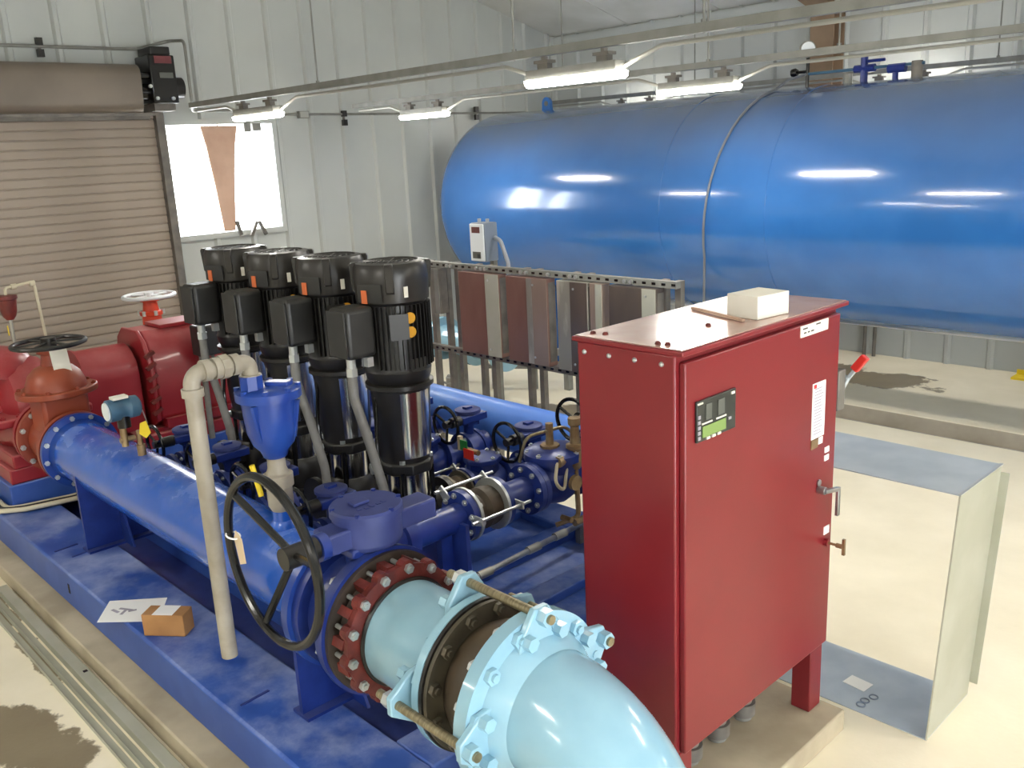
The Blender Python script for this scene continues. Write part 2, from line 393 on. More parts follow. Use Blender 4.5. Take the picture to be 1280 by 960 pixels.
# steel column and rafter of the frame at the back wall
fr = thing('support_column', 'tan steel column with sloping rafter against the back wall above the tank', 'column', (-4.55, 8.6, 0))
cb = MB(); cb.bx(-4.67, -4.43, 8.56, 8.575, 0, 3.3); cb.bx(-4.67, -4.43, 8.765, 8.78, 0, 3.3); cb.bx(-4.555, -4.545, 8.575, 8.765, 0, 3.3); part(cb, 'column', 'column_tan', fr)
rb = MB()
for dx0, dx1, d0, d1 in ((-.12, .12, -.03, -.045), (-.12, .12, -.235, -.25), (-.005, .005, -.045, -.235)):
    for (ya, yb) in ((8.78, RIDGE), ):
        rb.add([(-4.55+dx0,ya,zr(ya)+d1),(-4.55+dx1,ya,zr(ya)+d1),(-4.55+dx1,yb,zr(yb)+d1),(-4.55+dx0,yb,zr(yb)+d1),(-4.55+dx0,ya,zr(ya)+d0),(-4.55+dx1,ya,zr(ya)+d0),(-4.55+dx1,yb,zr(yb)+d0),(-4.55+dx0,yb,zr(yb)+d0)],
               [(3,2,1,0),(4,5,6,7),(0,1,5,4),(1,2,6,5),(2,3,7,6),(3,0,4,7)])
part(rb, 'rafter', 'column_tan', fr)
# ---- window_1
w1 = MB()
for (a, b, c, d) in ((WY0, WY1, WZ0-.0, WZ0+.05), (WY0, WY1, WZ1-.05, WZ1), (WY0, WY0+.05, WZ0+.05, WZ1-.05), (WY1-.05, WY1, WZ0+.05, WZ1-.05)): w1.bx(XW-.06, XW+.045, a, b, c, d)
w1 = struct(w1, 'window_1', 'wall_white')
for a, b in ((WY0+.05, 4.2), (4.2, WY1-.05)):
    MB().bx(XW-.022, XW-.016, a, b, WZ0+.05, WZ1-.05).build('pane', 'glass', w1)
MB().bx(XW-.03, XW-.008, 4.19, 4.21, WZ0+.05, WZ1-.05).build('mullion', 'wall_white', w1)
tb = MB(); tb.prism([(3.985, 2.535), (4.355, 2.535), (4.315, 2.36), (4.275, 2.1), (4.215, 1.56), (4.10, 1.56), (4.06, 2.0), (4.02, 2.35)], (XW+.05, 0, 0), (0,1,0), (0,0,1), (1,0,0), .025)
solo(tb, 'hanging_board', 'tan_wood', (XW+.06, 4.15, 1.56), 'tan board narrowing downward, hanging in front of the bright window', 'board', bevel=.004)
for i, (a, z, l, r) in enumerate(((4.24, 1.58, .14, .2), (4.40, 1.56, .15, -.5), (4.49, 1.56, .15, .45))):
    solo(MB().box((XW+.09, a, z), (.03, .03, l), Matrix.Rotation(r, 3, 'X')), 'bracket', 'strut_dark', (XW+.09, a, z), ['dark tilted clip on the sill below the tan board', 'dark clip on the window sill leaning toward the tan board', 'dark clip on the window sill leaning away from the tan board'][i], 'clip')
# ---- door_1: coiling door
d1 = MB()
for y in (DY0-.02, DY1-.05):
    d1.bx(XW+.0, XW+.10, y, y+.07, 0, DZ)
d1 = struct(d1, 'door_1', 'strut_dark')
sl = MB(); H_ = .0765
prof = [(-.004, 0), (-.004, .004), (.007, .009), (.0085, .025), (.0088, .04), (.0085, .055), (.007, .0685), (-.004, .0725), (-.004, H_-.001), (-.004, H_), (-.014, H_), (-.014, 0)]
sl.prism(prof, (XW+.03, DY0+.04, 0), (1,0,0), (0,0,1), (0,1,0), DY1-DY0-.08)
sm = sl.mesh('slat', 50); sm.materials.append(MATS['door_brown'])
for i in range(35):
    put(sm, 'slat', d1, (0, 0, i*H_))
hb = MB(); hb.prism([(0, 0)] + [(.02, 0)] + [(.02+.33*math.cos(a), .2+.2*math.sin(a)) if False else (.30+.07*math.cos(a), .07+.07*math.sin(a)) for a in [(-PI/2+i*PI/12) for i in range(7)]] + [(.30+.09*math.cos(a), .30+.09*math.sin(a)) for a in [i*PI/12 for i in range(7)]] + [(0, .39)], (XW+.035, DY0-.1, 2.645), (1,0,0), (0,0,1), (0,1,0), 2.95)
hb.build('hood', 'hood_brown', d1)
MB().bx(XW+.03, XW+.1, DY0, DY1-.1, 2.6, 2.645).build('lintel_seal', 'strut_dark', d1)
MB().bx(XW+.31, XW+.33, DY0-.1, DY1-.15, 2.62, 2.643).build('hood_lip', 'strut_dark', d1)
# ---- door operator
op = thing('door_operator', 'black electric door operator with red label beside the brown coiling-door hood', 'motor', (-8.15, 3.58, 2.7))
part(MB().bx(-8.29, -8.0, 3.47, 3.70, 2.72, 3.12), 'gearbox', 'black_gloss', op, .012)
part(MB().bx(-8.27, -8.02, 3.50, 3.68, 3.12, 3.19), 'cover', 'black_motor', op, .01)
part(MB().bx(-8.0, -7.995, 3.52, 3.67, 3.05, 3.11), 'red_label', 'label_red', op)
part(MB().bx(-8.0, -7.995, 3.55, 3.67, 2.93, 2.975), 'white_label', 'panel_grey', op)
part(MB().cyl((-8.15, 3.70, 2.86), (-8.15, 3.80, 2.86), .09), 'sprocket_cover', 'black_motor', op)
part(MB().cyl((-8.12, 3.38, 2.82), (-8.12, 3.47, 2.82), .07).cyl((-8.05, 3.40, 2.95), (-8.05, 3.47, 2.95), .03), 'shaft', 'black_gloss', op)
for p in ((-7.995, 3.45, 2.86), (-7.995, 3.50, 2.76), (-7.995, 3.64, 2.76)): part(MB().cyl(p, (p[0]+.02, p[1], p[2]), .016, n=8), 'bolt', 'bolt_zinc', op)
part(MB().bx(-8.29, -8.05, 3.49, 3.68, 2.66, 2.72), 'bracket', 'strut_dark', op)
# ---- wall conduits
solo(MB().tube(fillet([(XW+.05, .4, 3.175), (XW+.05, 3.5, 3.19), (XW+.06, 3.8, 3.27), (XW+.36, 3.80, 3.24), (XW+.36, 3.80, 2.75), (XW+.2, 3.87, 2.66), (XW+.1, 4.6, 2.67)], .06), .014), 'conduit', 'strut_grey', (XW+.05, 2, 3.17), 'grey conduit bending over the door operator above the coiling door', 'conduit')
solo(MB().tube([(XW+.05, 4.45, 2.63), (XW+.05, 8.7, 2.615)], .012), 'conduit', 'strut_grey', (XW+.05, 6, 2.62), 'thin grey conduit running along the gable wall toward the tank', 'conduit')
for i, (y, z, lb) in enumerate(((2.707, 3.178, 'black strut clip holding conduit above the brown door hood'), (5.59, 2.586, 'black strut clip on gable wall below the conduit box'), (7.44, 2.616, 'black strut clip on gable wall beside the tank end'))):
    t = thing('conduit_clip', lb, 'clip', (XW+.04, y, z))
    part(MB().bx(XW+.031, XW+.07, y-.025, y+.025, z-.075, z-.015), 'strut_foot', 'black_motor', t); part(MB().bx(XW+.031, XW+.07, y-.025, y+.025, z+.015, z+.075), 'strut_foot', 'black_motor', t)
    part(MB().bx(XW+.031, XW+.045, y-.012, y+.012, z-.015, z+.015), 'strap', 'strut_dark', t)
t = thing('junction_box', 'small grey conduit box on the wall conduit below the first strut', 'junction box', (XW+.05, 5.097, 2.6))
part(MB().bx(XW+.032, XW+.085, 5.04, 5.15, 2.59, 2.66), 'box', 'strut_grey', t, .004); part(MB().bx(XW+.085, XW+.089, 5.05, 5.14, 2.597, 2.653), 'cover', 'conduit', t)
t = thing('junction_box', 'pair of grey device boxes on wall at the top corner of the bright window', 'junction box', (XW+.05, 4.5, 2.5))
part(MB().bx(XW+.046, XW+.09, 4.42, 4.49, 2.47, 2.57), 'box', 'strut_grey', t, .004); part(MB().bx(XW+.046, XW+.09, 4.51, 4.60, 2.48, 2.55), 'box', 'strut_grey', t, .004)

# ================================================================ strut rows with strip lamps
ZS = 2.669
def lamp(x, y, label, group, z0):
    t = thing('strip_light', label, 'light', (x, y, z0), group)
    if not hasattr(lamp, 'me'):
        b = MB(); b.prism([(-.046, 0), (-.040, -.022), (-.02, -.034), (.02, -.034), (.040, -.022), (.046, 0)], (-.31, 0, .045), (0,1,0), (0,0,1), (1,0,0), .62)
        lens = b.mesh('lens'); lens.materials.append(MATS['lamp_lens'])
        b = MB(); b.bx(-.30, .30, -.042, .042, .045, .095); body = b.mesh('body'); body.materials.append(MATS['strut_grey'])
        b = MB(); b.bx(-.035, .035, -.02, .02, .095, .13); b.bx(-.05, .05, -.03, .03, .125, .14); b.cyl((0,0,.13), (0,0,.158), .018, n=10); br = b.mesh('bracket'); br.materials.append(MATS['strut_dark'])
        lamp.me = (lens, body, br)
    put(lamp.me[0], 'lens', t, (0,0,0)); put(lamp.me[1], 'body', t, (0,0,0))
    put(lamp.me[2], 'bracket', t, (-.2,0,0)); put(lamp.me[2], 'bracket', t, (.2,0,0))
    return t
def strut_row(y, x0, x1, lamps, rods, label, sname, where, mt='strut_grey', ZS=ZS):
    t = thing('strut_channel', label, 'channel', (x0, y, ZS))
    b = MB(); b.prism([(-.0206,-.0206),(.0206,-.0206),(.0206,.0206),(.011,.0206),(.011,.012),(.017,.012),(.017,-.017),(-.017,-.017),(-.017,.012),(-.011,.012),(-.011,.0206),(-.0206,.0206)], (x0,y,ZS), (0,1,0), (0,0,1), (1,0,0), x1-x0)
    part(b, 'channel', mt, t)
    for rx in rods: part(MB().cyl((rx,y,ZS-.024), (rx,y,zr(y)), .006, n=8).cyl((rx,y,ZS+.02), (rx,y,ZS+.035), .014, n=6), 'hanger_rod', 'strut_grey', t)
    for lx, wh in zip(lamps, where): lamp(lx, y, 'white strip light under the %s, %s' % (sname, wh), 'strip lights under the '+sname, ZS-.182)
    xs = sorted(lamps); zc = ZS-.045; zl = ZS-.112
    for a, b, wh in zip([x0+.1-.6]+xs, xs, where):
        st = max(a+.30, x0+.05); path = ([(st, y+.03, zl), (st+.22, y+.03, zc)] if a > x0 else [(st, y+.03, zc)]) + [(b-.52, y+.03, zc), (b-.30, y+.03, zl)]
        cd = MB().tube(fillet(path, .12), .011)
        solo(cd, 'light_conduit', 'conduit', (st, y+.03, zl), 'grey conduit under the %s, feeding lamp %s' % (sname, wh), 'conduit', 'conduits under the '+sname)
strut_row(3.55, -7.48, 3.6, [-6.40, -3.21, -.02, 3.1], [-5.54, -3.63, -2.44, -.9, 1.5], 'long grey strut channel hung on rods above the pumps and rack', 'pump-side strut', ['near the bright window', 'over the strut rack', 'over the open floor beyond the red cabinet', 'by the open doorway wall'], 'strut_grey')
strut_row(5.33, -7.72, 3.6, [-6.64, -3.71, -.78, 2.15], [-4.93, -3.63, -2.72, -.5, 1.8], 'long grey strut channel hung on rods just in front of the tank', 'tank-front strut', ['beside the gable wall', 'in front of the tank hose', 'past the tank gauge', 'by the open doorway wall'])
strut_row(8.42, -8.1, 3.6, [-6.7, -3.70, -.6, 2.3], [-5.9, -2.9, .5], 'grey strut channel between tank top and back wall', 'back-wall strut', ['behind the tank lifting lug', 'behind the tank gauge', 'far behind the tank shell', 'behind the tank end'], 'strut_grey', 2.712)
strut_row(-.45, -7.9, 3.6, [-5.4, -2.1, 1.2], [-4, -1, 2], 'grey strut channel hung over the open floor', 'open-floor strut', ['beside the coiling door', 'over the loose channels', 'by the open doorway wall'])
strut_row(-2.5, -7.9, 3.6, [-5.4, -2.1, 1.2], [-4, -1, 2], 'grey strut channel hung beside the front wall', 'front-wall strut', ['beside the gable wall', 'at the middle of the wall', 'by the open doorway wall'])
# ================================================================ pads and skid
PZ, DK = .09, .28
pd = MB(); pd.bx(-7.6, -1.90, 1.09, 3.55, 0, PZ); solo(pd, 'equipment_pad', 'concrete_pad', (-4.7, 2.3, 0), 'wide low concrete pad carrying the blue pump skid', 'pad', bevel=.008)
pd = MB(); pd.bx(-1.895, -1.361, 1.83, 2.926, 0, PZ-.002); solo(pd, 'equipment_pad', 'concrete_pad', (-1.6, 2.3, 0), 'low concrete pad under the red control cabinet', 'pad', bevel=.008)
SX0, SX1, SY0, SY1 = -7.4, -2.06, 1.194, 3.40
sk = thing('pump_skid', 'large dusty blue steel skid carrying all pumps and pipes', 'skid', (-4.6, 2.3, PZ))
DLOW = .235
part(MB().bx(SX0, SX1, SY0, SY0+.31, PZ+.001, DK), 'side_rail', 'skid_blue', sk, .012)
part(MB().bx(SX0, SX1, SY1-.22, SY1, PZ+.001, DK), 'side_rail', 'skid_blue', sk, .012)
part(MB().bx(SX0, SX0+.2, SY0+.31, SY1-.22, PZ+.001, DK), 'end_rail', 'skid_blue', sk, .008)
part(MB().bx(SX1-.2, SX1, SY0+.31, SY1-.22, PZ+.001, DK), 'end_rail', 'skid_blue', sk, .008)
part(MB().bx(SX0+.2, SX1-.2, SY0+.60, SY1-.22, PZ+.001, DLOW), 'deck_plate', 'skid_blue', sk)
part(MB().bx(SX0+.2, SX1-.2, SY0+.31, SY0+.60, PZ+.001, PZ+.01), 'pan', 'valve_blue', sk)
for x in (-2.62, -3.02, -3.42, -3.9, -4.35, -4.8, -5.3): part(MB().bx(x-.06, x+.06, SY0+.60, SY1-.22, DLOW, DK), 'cross_member', 'skid_blue', sk, .005)
for x, y, a in ((-4.86, 1.30, .1), (-4.72, 1.34, .15), (-2.85, 1.30, .1)): part(MB().box((x, y, DK+.0015), (.012, .12, .003), Matrix.Rotation(a, 3, 'Z')), 'weld_mark', 'valve_blue', sk)
for x, z in ((-4.55, .19),): part(MB().bx(x, x+.02, SY0-.002, SY0+.002, z-.02, z+.03), 'slot', 'black_gloss', sk)

# ================================================================ discharge header (12 inch) with end flanges
HY, HZ, HR = 1.525, .717, .162
hd = thing('header_pipe', 'large glossy blue header pipe running along the near skid edge', 'pipe', (-3.8, HY, DK))
part(MB().cyl((-5.02, HY, HZ), (-2.56, HY, HZ), HR, n=64, cap=False), 'pipe', 'pipe_blue', hd)
part(MB().lathe((-5.10, HY, HZ), (1,0,0), [(0, .14), (0, .205), (.03, .205), (.032, .172), (.05, .166), (.09, HR)], 64, False), 'flange', 'arv_blue', hd)
bolt_circle(hd, hd, (-5.07, HY, HZ), (1,0,0), .187, 12, .014, 'bolt_zinc', .13)
part(MB().lathe((-2.60, HY, HZ), (1,0,0), [(0, HR), (.04, HR+.004), (.06, .18), (.062, .241), (.1, .241), (.1, .14)], 64, False), 'flange', 'arv_blue', hd)
bolt_circle(hd, hd, (-2.538, HY, HZ), (-1,0,0), .213, 12, .017, 'bolt_zinc', .2)
for x in (-4.72, -2.62):
    b = MB(); pts = [(HY-.165, DK), (HY+.165, DK), (HY+.165, HZ-.02)] + [(HY+HR*math.sin(a), HZ-HR*math.cos(a)) for a in [1.4-.28*i for i in range(11)]] + [(HY-.165, HZ-.02)]
    b.prism(pts, (x-.01, 0, 0), (0,1,0), (0,0,1), (1,0,0), .02); part(b, 'saddle', 'valve_blue', hd)
    part(MB().prism([(0, DK), (.13, DK), (0, HZ-.17)], (x+.01, HY+.02, 0), (1,0,0), (0,0,1), (0,1,0), .012), 'gusset', 'valve_blue', hd)
    part(MB().bx(x-.05, x+.05, HY-.17, HY+.17, DK, DK+.012), 'foot_plate', 'valve_blue', hd)
# branch nozzles of the header
PX = [-3.166, -3.632, -4.096, -4.56]
LZ = .62
for x in PX: part(MB().cyl((x, HY+.1, LZ+.02), (x, 1.80, LZ), .07).ring((x, 1.795, LZ), (0,1,0), .05, .105, .02), 'branch', 'valve_blue', hd)
# far header
fh = thing('header_pipe', 'long light-dusted blue header pipe along the far skid edge', 'pipe', (-3.8, 3.30, DK))
FY, FZ, FR = 3.30, .70, .1365
part(MB().lathe((-5.0, FY, FZ), (1,0,0), [(0, FR-.01), (0, FR), (2.75, FR), (2.75, FR-.01)], 56), 'pipe', 'far_pipe_blue', fh)
part(MB().ring((-2.29, FY, FZ), (1,0,0), .1, .2, .03), 'flange', 'valve_blue', fh)
part(MB().cyl((-2.262, FY, FZ), (-2.24, FY, FZ), .2, n=40), 'blind_flange', 'valve_blue', fh)
for x in (-4.7, -3.4, -2.6): part(MB().bx(x-.05, x+.05, FY-.08, FY+.08, DK, FZ-.12).bx(x-.08, x+.08, FY-.09, FY+.09, DK, DK+.012), 'stand', 'valve_blue', fh)

# ================================================================ big butterfly valve on the header end
bv = thing('butterfly_valve', 'large blue butterfly valve with round gearbox and black spoked handwheel', 'valve', (-2.39, HY, DK))
part(MB().lathe((-2.50, HY, HZ), (1,0,0), [(0, .16), (0, .225), (.04, .225), (.045, .19), (.17, .19), (.175, .245), (.21, .252), (.225, .252), (.225, .17)], 64, False), 'body', 'valve_blue', bv)
bolt_circle(bv, bv, (-2.33, HY, HZ), (-1,0,0), .225, 12, .017, 'bolt_zinc', .35)
part(MB().cyl((-2.39, HY, HZ+.18), (-2.39, HY, .985), .055), 'neck', 'valve_blue', bv)
part(MB().bx(-2.46, -2.30, HY-.09, HY+.09, .955, .985), 'top_plate', 'valve_blue', bv, .006)
gb = MB(); gb.lathe((-2.37, HY+.02, .965), (0,0,1), [(0, .10), (.015, .114), (.11, .114)], 48); gb.bx(-2.415, -2.315, HY-.16, HY+.27, .985, 1.055)
gbo = part(gb, 'gearbox', 'gear_blue', bv, .008)
part(MB().lathe((-2.37, HY+.02, 1.07), (0,0,1), [(0, .121), (.022, .121), (.03, .115)], 48), 'gearbox_cover', 'gear_blue', bv)
part(MB().bx(-2.40, -2.36, HY-.03, HY+.03, 1.10, 1.112), 'pointer', 'gear_blue', bv, .003)
for k in range(5): part(MB().box((-2.335+.006*(k % 2), HY-.03+.024*k, 1.101), (.012+.006*(k % 3), .013, .003)), 'raised_mark', 'gear_blue', bv)
for i in range(6):
    a = i*PI/3+.2; part(MB().cyl((-2.37+.112*math.cos(a), HY+.02+.112*math.sin(a), 1.09), (-2.37+.112*math.cos(a), HY+.02+.112*math.sin(a), 1.105), .009, n=6), 'bolt', 'valve_blue', bv)
part(MB().cyl((-2.345, HY-.16, 1.02), (-2.345, HY-.19, 1.02), .045), 'shaft_seal', 'valve_blue', bv)
part(MB().cyl((-2.345, 1.24, 1.025), (-2.345, HY-.18, 1.025), .014, n=12), 'shaft', 'steel', bv)
hw = part(MB().torus((-2.32, 1.165, 1.045), (0,1,0), .262, .0145, 56, 10), 'handwheel', 'black_gloss', bv)
part(MB().cyl((-2.342, 1.215, 1.025), (-2.342, 1.33, 1.025), .036), 'hub', 'black_motor', bv, par=hw)
for a in (2.45, -1.95, .25):
    p = Vector((-2.32+.26*math.cos(a), 1.168, 1.045+.26*math.sin(a))); part(MB().tube([(-2.342, 1.255, 1.025), p], .0125, 8), 'spoke', 'black_gloss', bv, par=hw)
tg = part(MB().prism([(0,0),(.045,-.02),(.055,-.10),(.005,-.115),(-.02,-.03)], (-2.545, 1.17, 1.08), (.8,0,0), (0,0,1), (.2,1,0), .002), 'paper_tag', 'tag_tan', bv)
part(MB().torus((-2.56, 1.168, 1.06), (.3,.2,1), .022, .003, 16, 6), 'tag_wire', 'paper', bv)

# ================================================================ flanged coupling adapter in red-brown cast iron
ad = thing('flange_adapter', 'rusty red bolted gland ring joining valve to light blue pipe', 'pipe fitting', (-2.22, HY, HZ-.26))
part(MB().lathe((-2.274, HY, HZ), (1,0,0), [(0, .17), (0, .24), (.016, .24), (.017, .20), (.05, .195), (.05, .17)], 64, False), 'dark_flange', 'gland_dark', ad)
gr = MB(); gr.lathe((-2.205, HY, HZ), (1,0,0), [(0, .172), (0, .218), (.03, .222), (.035, .19), (.035, .172)], 64, False)
for i in range(14):
    a = 2*PI*i/14+.1; c = Vector((-2.205, HY+.212*math.cos(a), HZ+.212*math.sin(a))); gr.cyl(c, c+Vector((.032, 0, 0)), .026, n=10)
    c2 = Vector((-2.27, HY+.208*math.cos(a+.22), HZ+.208*math.sin(a+.22))); gr.box(c2+Vector((.04,0,0)), (.06, .03, .03), Matrix.Rotation(a, 3, 'X'))
part(gr, 'gland_ring', 'gland_red', ad)
bolt_circle(ad, ad, (-2.172, HY, HZ), (1,0,0), .212, 14, .0165, 'bolt_zinc', .1, .09)
# ================================================================ light blue spool and elbow, rubber joint between them
sp = thing('pipe_spool', 'short light blue pipe spool with flange next to rusty gland ring', 'pipe', (-2.0, HY, HZ-.26))
LR = .172
part(MB().cyl((-2.225, HY, HZ), (-1.86, HY, HZ), LR, n=72, cap=False).ring((-2.225, HY, HZ), (1,0,0), .15, LR, .01, 72), 'pipe', 'light_blue', sp)
part(MB().lathe((-1.90, HY, HZ), (1,0,0), [(0, LR), (.035, LR+.006), (.055, .19), (.057, .236), (.085, .236), (.085, .15)], 72, False), 'flange', 'light_blue', sp)
part(MB().torus((-2.165, HY, HZ), (1,0,0), LR+.002, .008, 64, 8), 'gasket', 'black_motor', sp)
bolt_circle(sp, sp, (-1.843, HY, HZ), (-1,0,0), .212, 12, .018, 'light_blue', .26)
ej = thing('expansion_joint', 'dark rubber expansion joint with bolted rings between two light blue flanges', 'pipe fitting', (-1.72, HY, HZ-.26))
part(MB().lathe((-1.814, HY, HZ), (1,0,0), [(0, .15), (0, .234), (.012, .234), (.012, .15)], 64, False), 'gasket', 'black_motor', ej)
part(MB().lathe((-1.80, HY, HZ), (1,0,0), [(0, .17), (0, .228), (.014, .228), (.016, .17)], 64, False), 'backing_ring', 'dark_flange', ej)
part(MB().lathe((-1.79, HY, HZ), (1,0,0), [(0, .165), (.012, .172), (.035, .183), (.065, .19), (.095, .187), (.12, .176), (.144, .165)], 64, False), 'bellows', 'rubber', ej)
part(MB().lathe((-1.658, HY, HZ), (1,0,0), [(0, .17), (.002, .23), (.014, .23), (.014, .17)], 64, False), 'backing_ring', 'dark_flange', ej)
part(MB().lathe((-1.643, HY, HZ), (1,0,0), [(0, .15), (0, .25), (.01, .25), (.01, .15)], 64, False), 'gasket', 'black_motor', ej)
bolt_circle(ej, ej, (-1.784, HY, HZ), (1,0,0), .206, 12, .02, 'dark_flange', .26)
bolt_circle(ej, ej, (-1.659, HY, HZ), (-1,0,0), .212, 12, .018, 'bolt_zinc', .26)
el = thing('pipe_elbow', 'large light blue flanged pipe elbow turning down into the floor', 'pipe', (-1.35, HY, 0))
ER = .175; RB = .33
part(MB().lathe((-1.632, HY, HZ), (1,0,0), [(0, .15), (0, .262), (.045, .262), (.048, .215), (.075, .2), (.11, ER)], 72, False), 'flange', 'light_blue', el)
bolt_circle(el, el, (-1.587, HY, HZ), (1,0,0), .23, 12, .024, 'light_blue', .26)
cx = -1.545
path = [(cx-.02, HY, HZ)] + arc((cx, HY, HZ-RB), (0,0,1), (1,0,0), RB, 0, PI/2, 20) + [(cx+RB, HY, .02)]
part(MB().tube(path, ER, 64), 'bend', 'light_blue', el)
part(MB().lathe((cx+RB, HY, .001), (0,0,1), [(0, .15), (0, .26), (.04, .26), (.043, .2), (.06, ER)], 64, False), 'floor_flange', 'light_blue', el)
# tie rods with lugs over the rubber joint
tr = thing('tie_rod', 'x', 'tie rod', (-1.74, HY, HZ))
for i, (ang, lb) in enumerate(((1.52, 'brass-coloured tie rod across top of the rubber joint, between lugs'), (3.12, 'brass-coloured tie rod low on the skid-edge side of the rubber joint'), (.38, 'brass-coloured tie rod on the cabinet side of the rubber joint'))):
    cy, sy = math.cos(ang), math.sin(ang); R = .27; P = lambda x, r: (x, HY+r*cy, HZ+r*sy)
    t = tr if i == 0 else thing('tie_rod', '', 'tie rod', (-1.74, HY, HZ))
    t['label'] = lb; t['group'] = 'tie rods over the rubber joint'
    part(MB().cyl(P(-1.945, R), P(-1.525, R), .0135, n=14), 'rod', 'brass_rod', t)
    for x, d in ((-1.868, -1), (-1.574, 1)):
        # triangular lug plate standing on the flange
        tang = Vector((0, -sy, cy)); rad = Vector((0, cy, sy))
        b = MB(); b.prism([(-.085, .176), (.085, .176), (.078, .22), (.026, .295), (-.026, .295), (-.078, .22)], (x-.011, HY, HZ), tang, rad, (1,0,0), .022)
        part(b, 'lug', 'light_blue', t, .004)
        part(MB().cyl(P(x+d*.011, R), P(x+d*.04, R), .025, n=6), 'nut', 'light_blue' if d > 0 else 'bolt_zinc', t)
        for s in (-1, 1):
            q = Vector((x+d*.011, HY, HZ))+rad*.215+tang*(s*.058); part(MB().cyl(q, q+Vector((d*.028, 0, 0)), .021, n=6), 'nut', 'light_blue', t)
# ================================================================ air valve on header with its vent pipe
av = thing('air_valve', 'royal blue bell-shaped air release valve on a beige riser', 'valve', (-2.9, HY, .87))
AX = -2.9
part(MB().lathe((AX, HY, .876), (0,0,1), [(0, .05), (.02, .045), (.03, .036), (.07, .036)], 28), 'weld_outlet', 'pipe_blue', av)
part(MB().lathe((AX, HY, .945), (0,0,1), [(0, .036), (.02, .047), (.09, .047), (.095, .055), (.14, .055), (.145, .042), (.165, .034), (.21, .032)], 28), 'riser', 'beige_pipe', av)
part(MB().tube([(AX-.05, HY-.05, 1.0), (AX-.065, HY-.065, 1.12)], .011, 8), 'lever', 'yellow', av)
part(MB().lathe((AX, HY, 1.15), (0,0,1), [(0, .036), (.005, .043), (.03, .052), (.055, .074), (.10, .09), (.16, .096), (.225, .099)], 40), 'bell', 'arv_blue', av)
part(MB().lathe((AX, HY, 1.372), (0,0,1), [(0, .099), (.004, .117), (.035, .118), (.04, .113), (.048, .09), (.05, .05)], 40), 'cover', 'arv_blue', av)
for i in range(4):
    a = i*PI/2+.5; part(MB().prism([(0,0),(.03,0),(.0,-.14)], (AX+.09*math.cos(a), HY+.09*math.sin(a), 1.37), (math.cos(a), math.sin(a), 0), (0,0,1), (-math.sin(a), math.cos(a), 0), .012), 'rib', 'arv_blue', av)
for i in range(8):
    a = i*PI/4+.2; part(MB().cyl((AX+.106*math.cos(a), HY+.106*math.sin(a), 1.408), (AX+.106*math.cos(a), HY+.106*math.sin(a), 1.422), .012, n=6), 'bolt', 'arv_blue', av)
part(MB().box((AX+.03, HY+.03, 1.426), (.09, .05, .02), Matrix.Rotation(.6, 3, 'Z')), 'vent_cap', 'arv_blue', av, .005)
part(MB().cyl((AX, HY-.06, 1.40), (AX, HY-.06, 1.47), .042, n=8), 'outlet_boss', 'arv_blue', av)
vp = thing('vent_pipe', 'beige pipe elbowed from the air valve, hanging down open-ended over skid edge', 'pipe', (AX, 1.25, .45))
VX = AX
part(MB().tube(fillet([(VX, HY-.06, 1.455), (VX, HY-.06, 1.52), (VX, 1.25, 1.52), (VX, 1.25, .46)], .05, 8), .029, 20), 'pipe', 'beige_pipe', vp)
for c, d in (((VX, HY-.115, 1.52), (0,1,0)), ((VX, 1.305, 1.52), (0,1,0)), ((VX, 1.25, 1.455), (0,0,1)), ((VX, 1.345, 1.52), (0,1,0)), ((VX, HY-.06, 1.46), (0,0,1))):
    a = Vector(d); part(MB().cyl(Vector(c)-a*.014, Vector(c)+a*.014, .0375, n=20), 'collar', 'beige_pipe', vp)
part(MB().cyl((VX, 1.355, 1.52), (VX, 1.385, 1.52), .043, n=8), 'union_nut', 'beige_pipe', vp)
# ================================================================ pressure transmitter
pt = thing('pressure_transmitter', 'teal round-headed pressure transmitter with brass valve on blue header', 'gauge', (-4.2, HY, .875))
part(MB().cyl((-4.2, HY, .872), (-4.2, HY, .93), .02, n=12).cyl((-4.2, HY, .93), (-4.2, HY, 1.0), .013, n=12).cyl((-4.2, HY-.02, .97), (-4.2, HY-.09, .97), .013, n=10).cyl((-4.2, HY-.07, .94), (-4.2, HY-.07, 1.04), .016, n=12), 'manifold', 'bronze', pt)
part(MB().cyl((-4.2, HY-.06, 1.03), (-4.2, HY-.06, 1.09), .03, n=16), 'sensor_body', 'black_gloss', pt)
part(MB().lathe((-4.2, HY-.13, 1.12), (0,1,0), [(0, .04), (.004, .052), (.05, .052), (.06, .045), (.09, .045), (.1, .052), (.14, .05), (.15, .038)], 28), 'housing', 'teal_paint', pt)
part(MB().cyl((-4.2, HY-.136, 1.12), (-4.2, HY-.128, 1.12), .042, n=28), 'dial', 'white_plastic', pt)
part(MB().box((-4.19, HY-.07, 1.178), (.05, .07, .012)), 'nameplate', 'carton_white', pt)
part(MB().prism([(0,0),(.03,.01),(.045,-.05),(.02,-.075),(-.01,-.05)], (-4.17, HY+.0, 1.04), (.5,.8,0), (0,0,1), (1,-.5,0), .003), 'yellow_tag', 'yellow', pt)
part(MB().tube([(-4.17, HY+.02, 1.10), (-4.16, HY+.03, 1.04), (-4.17, HY+.02, .97)], .003, 6), 'tag_wire', 'steel', pt)
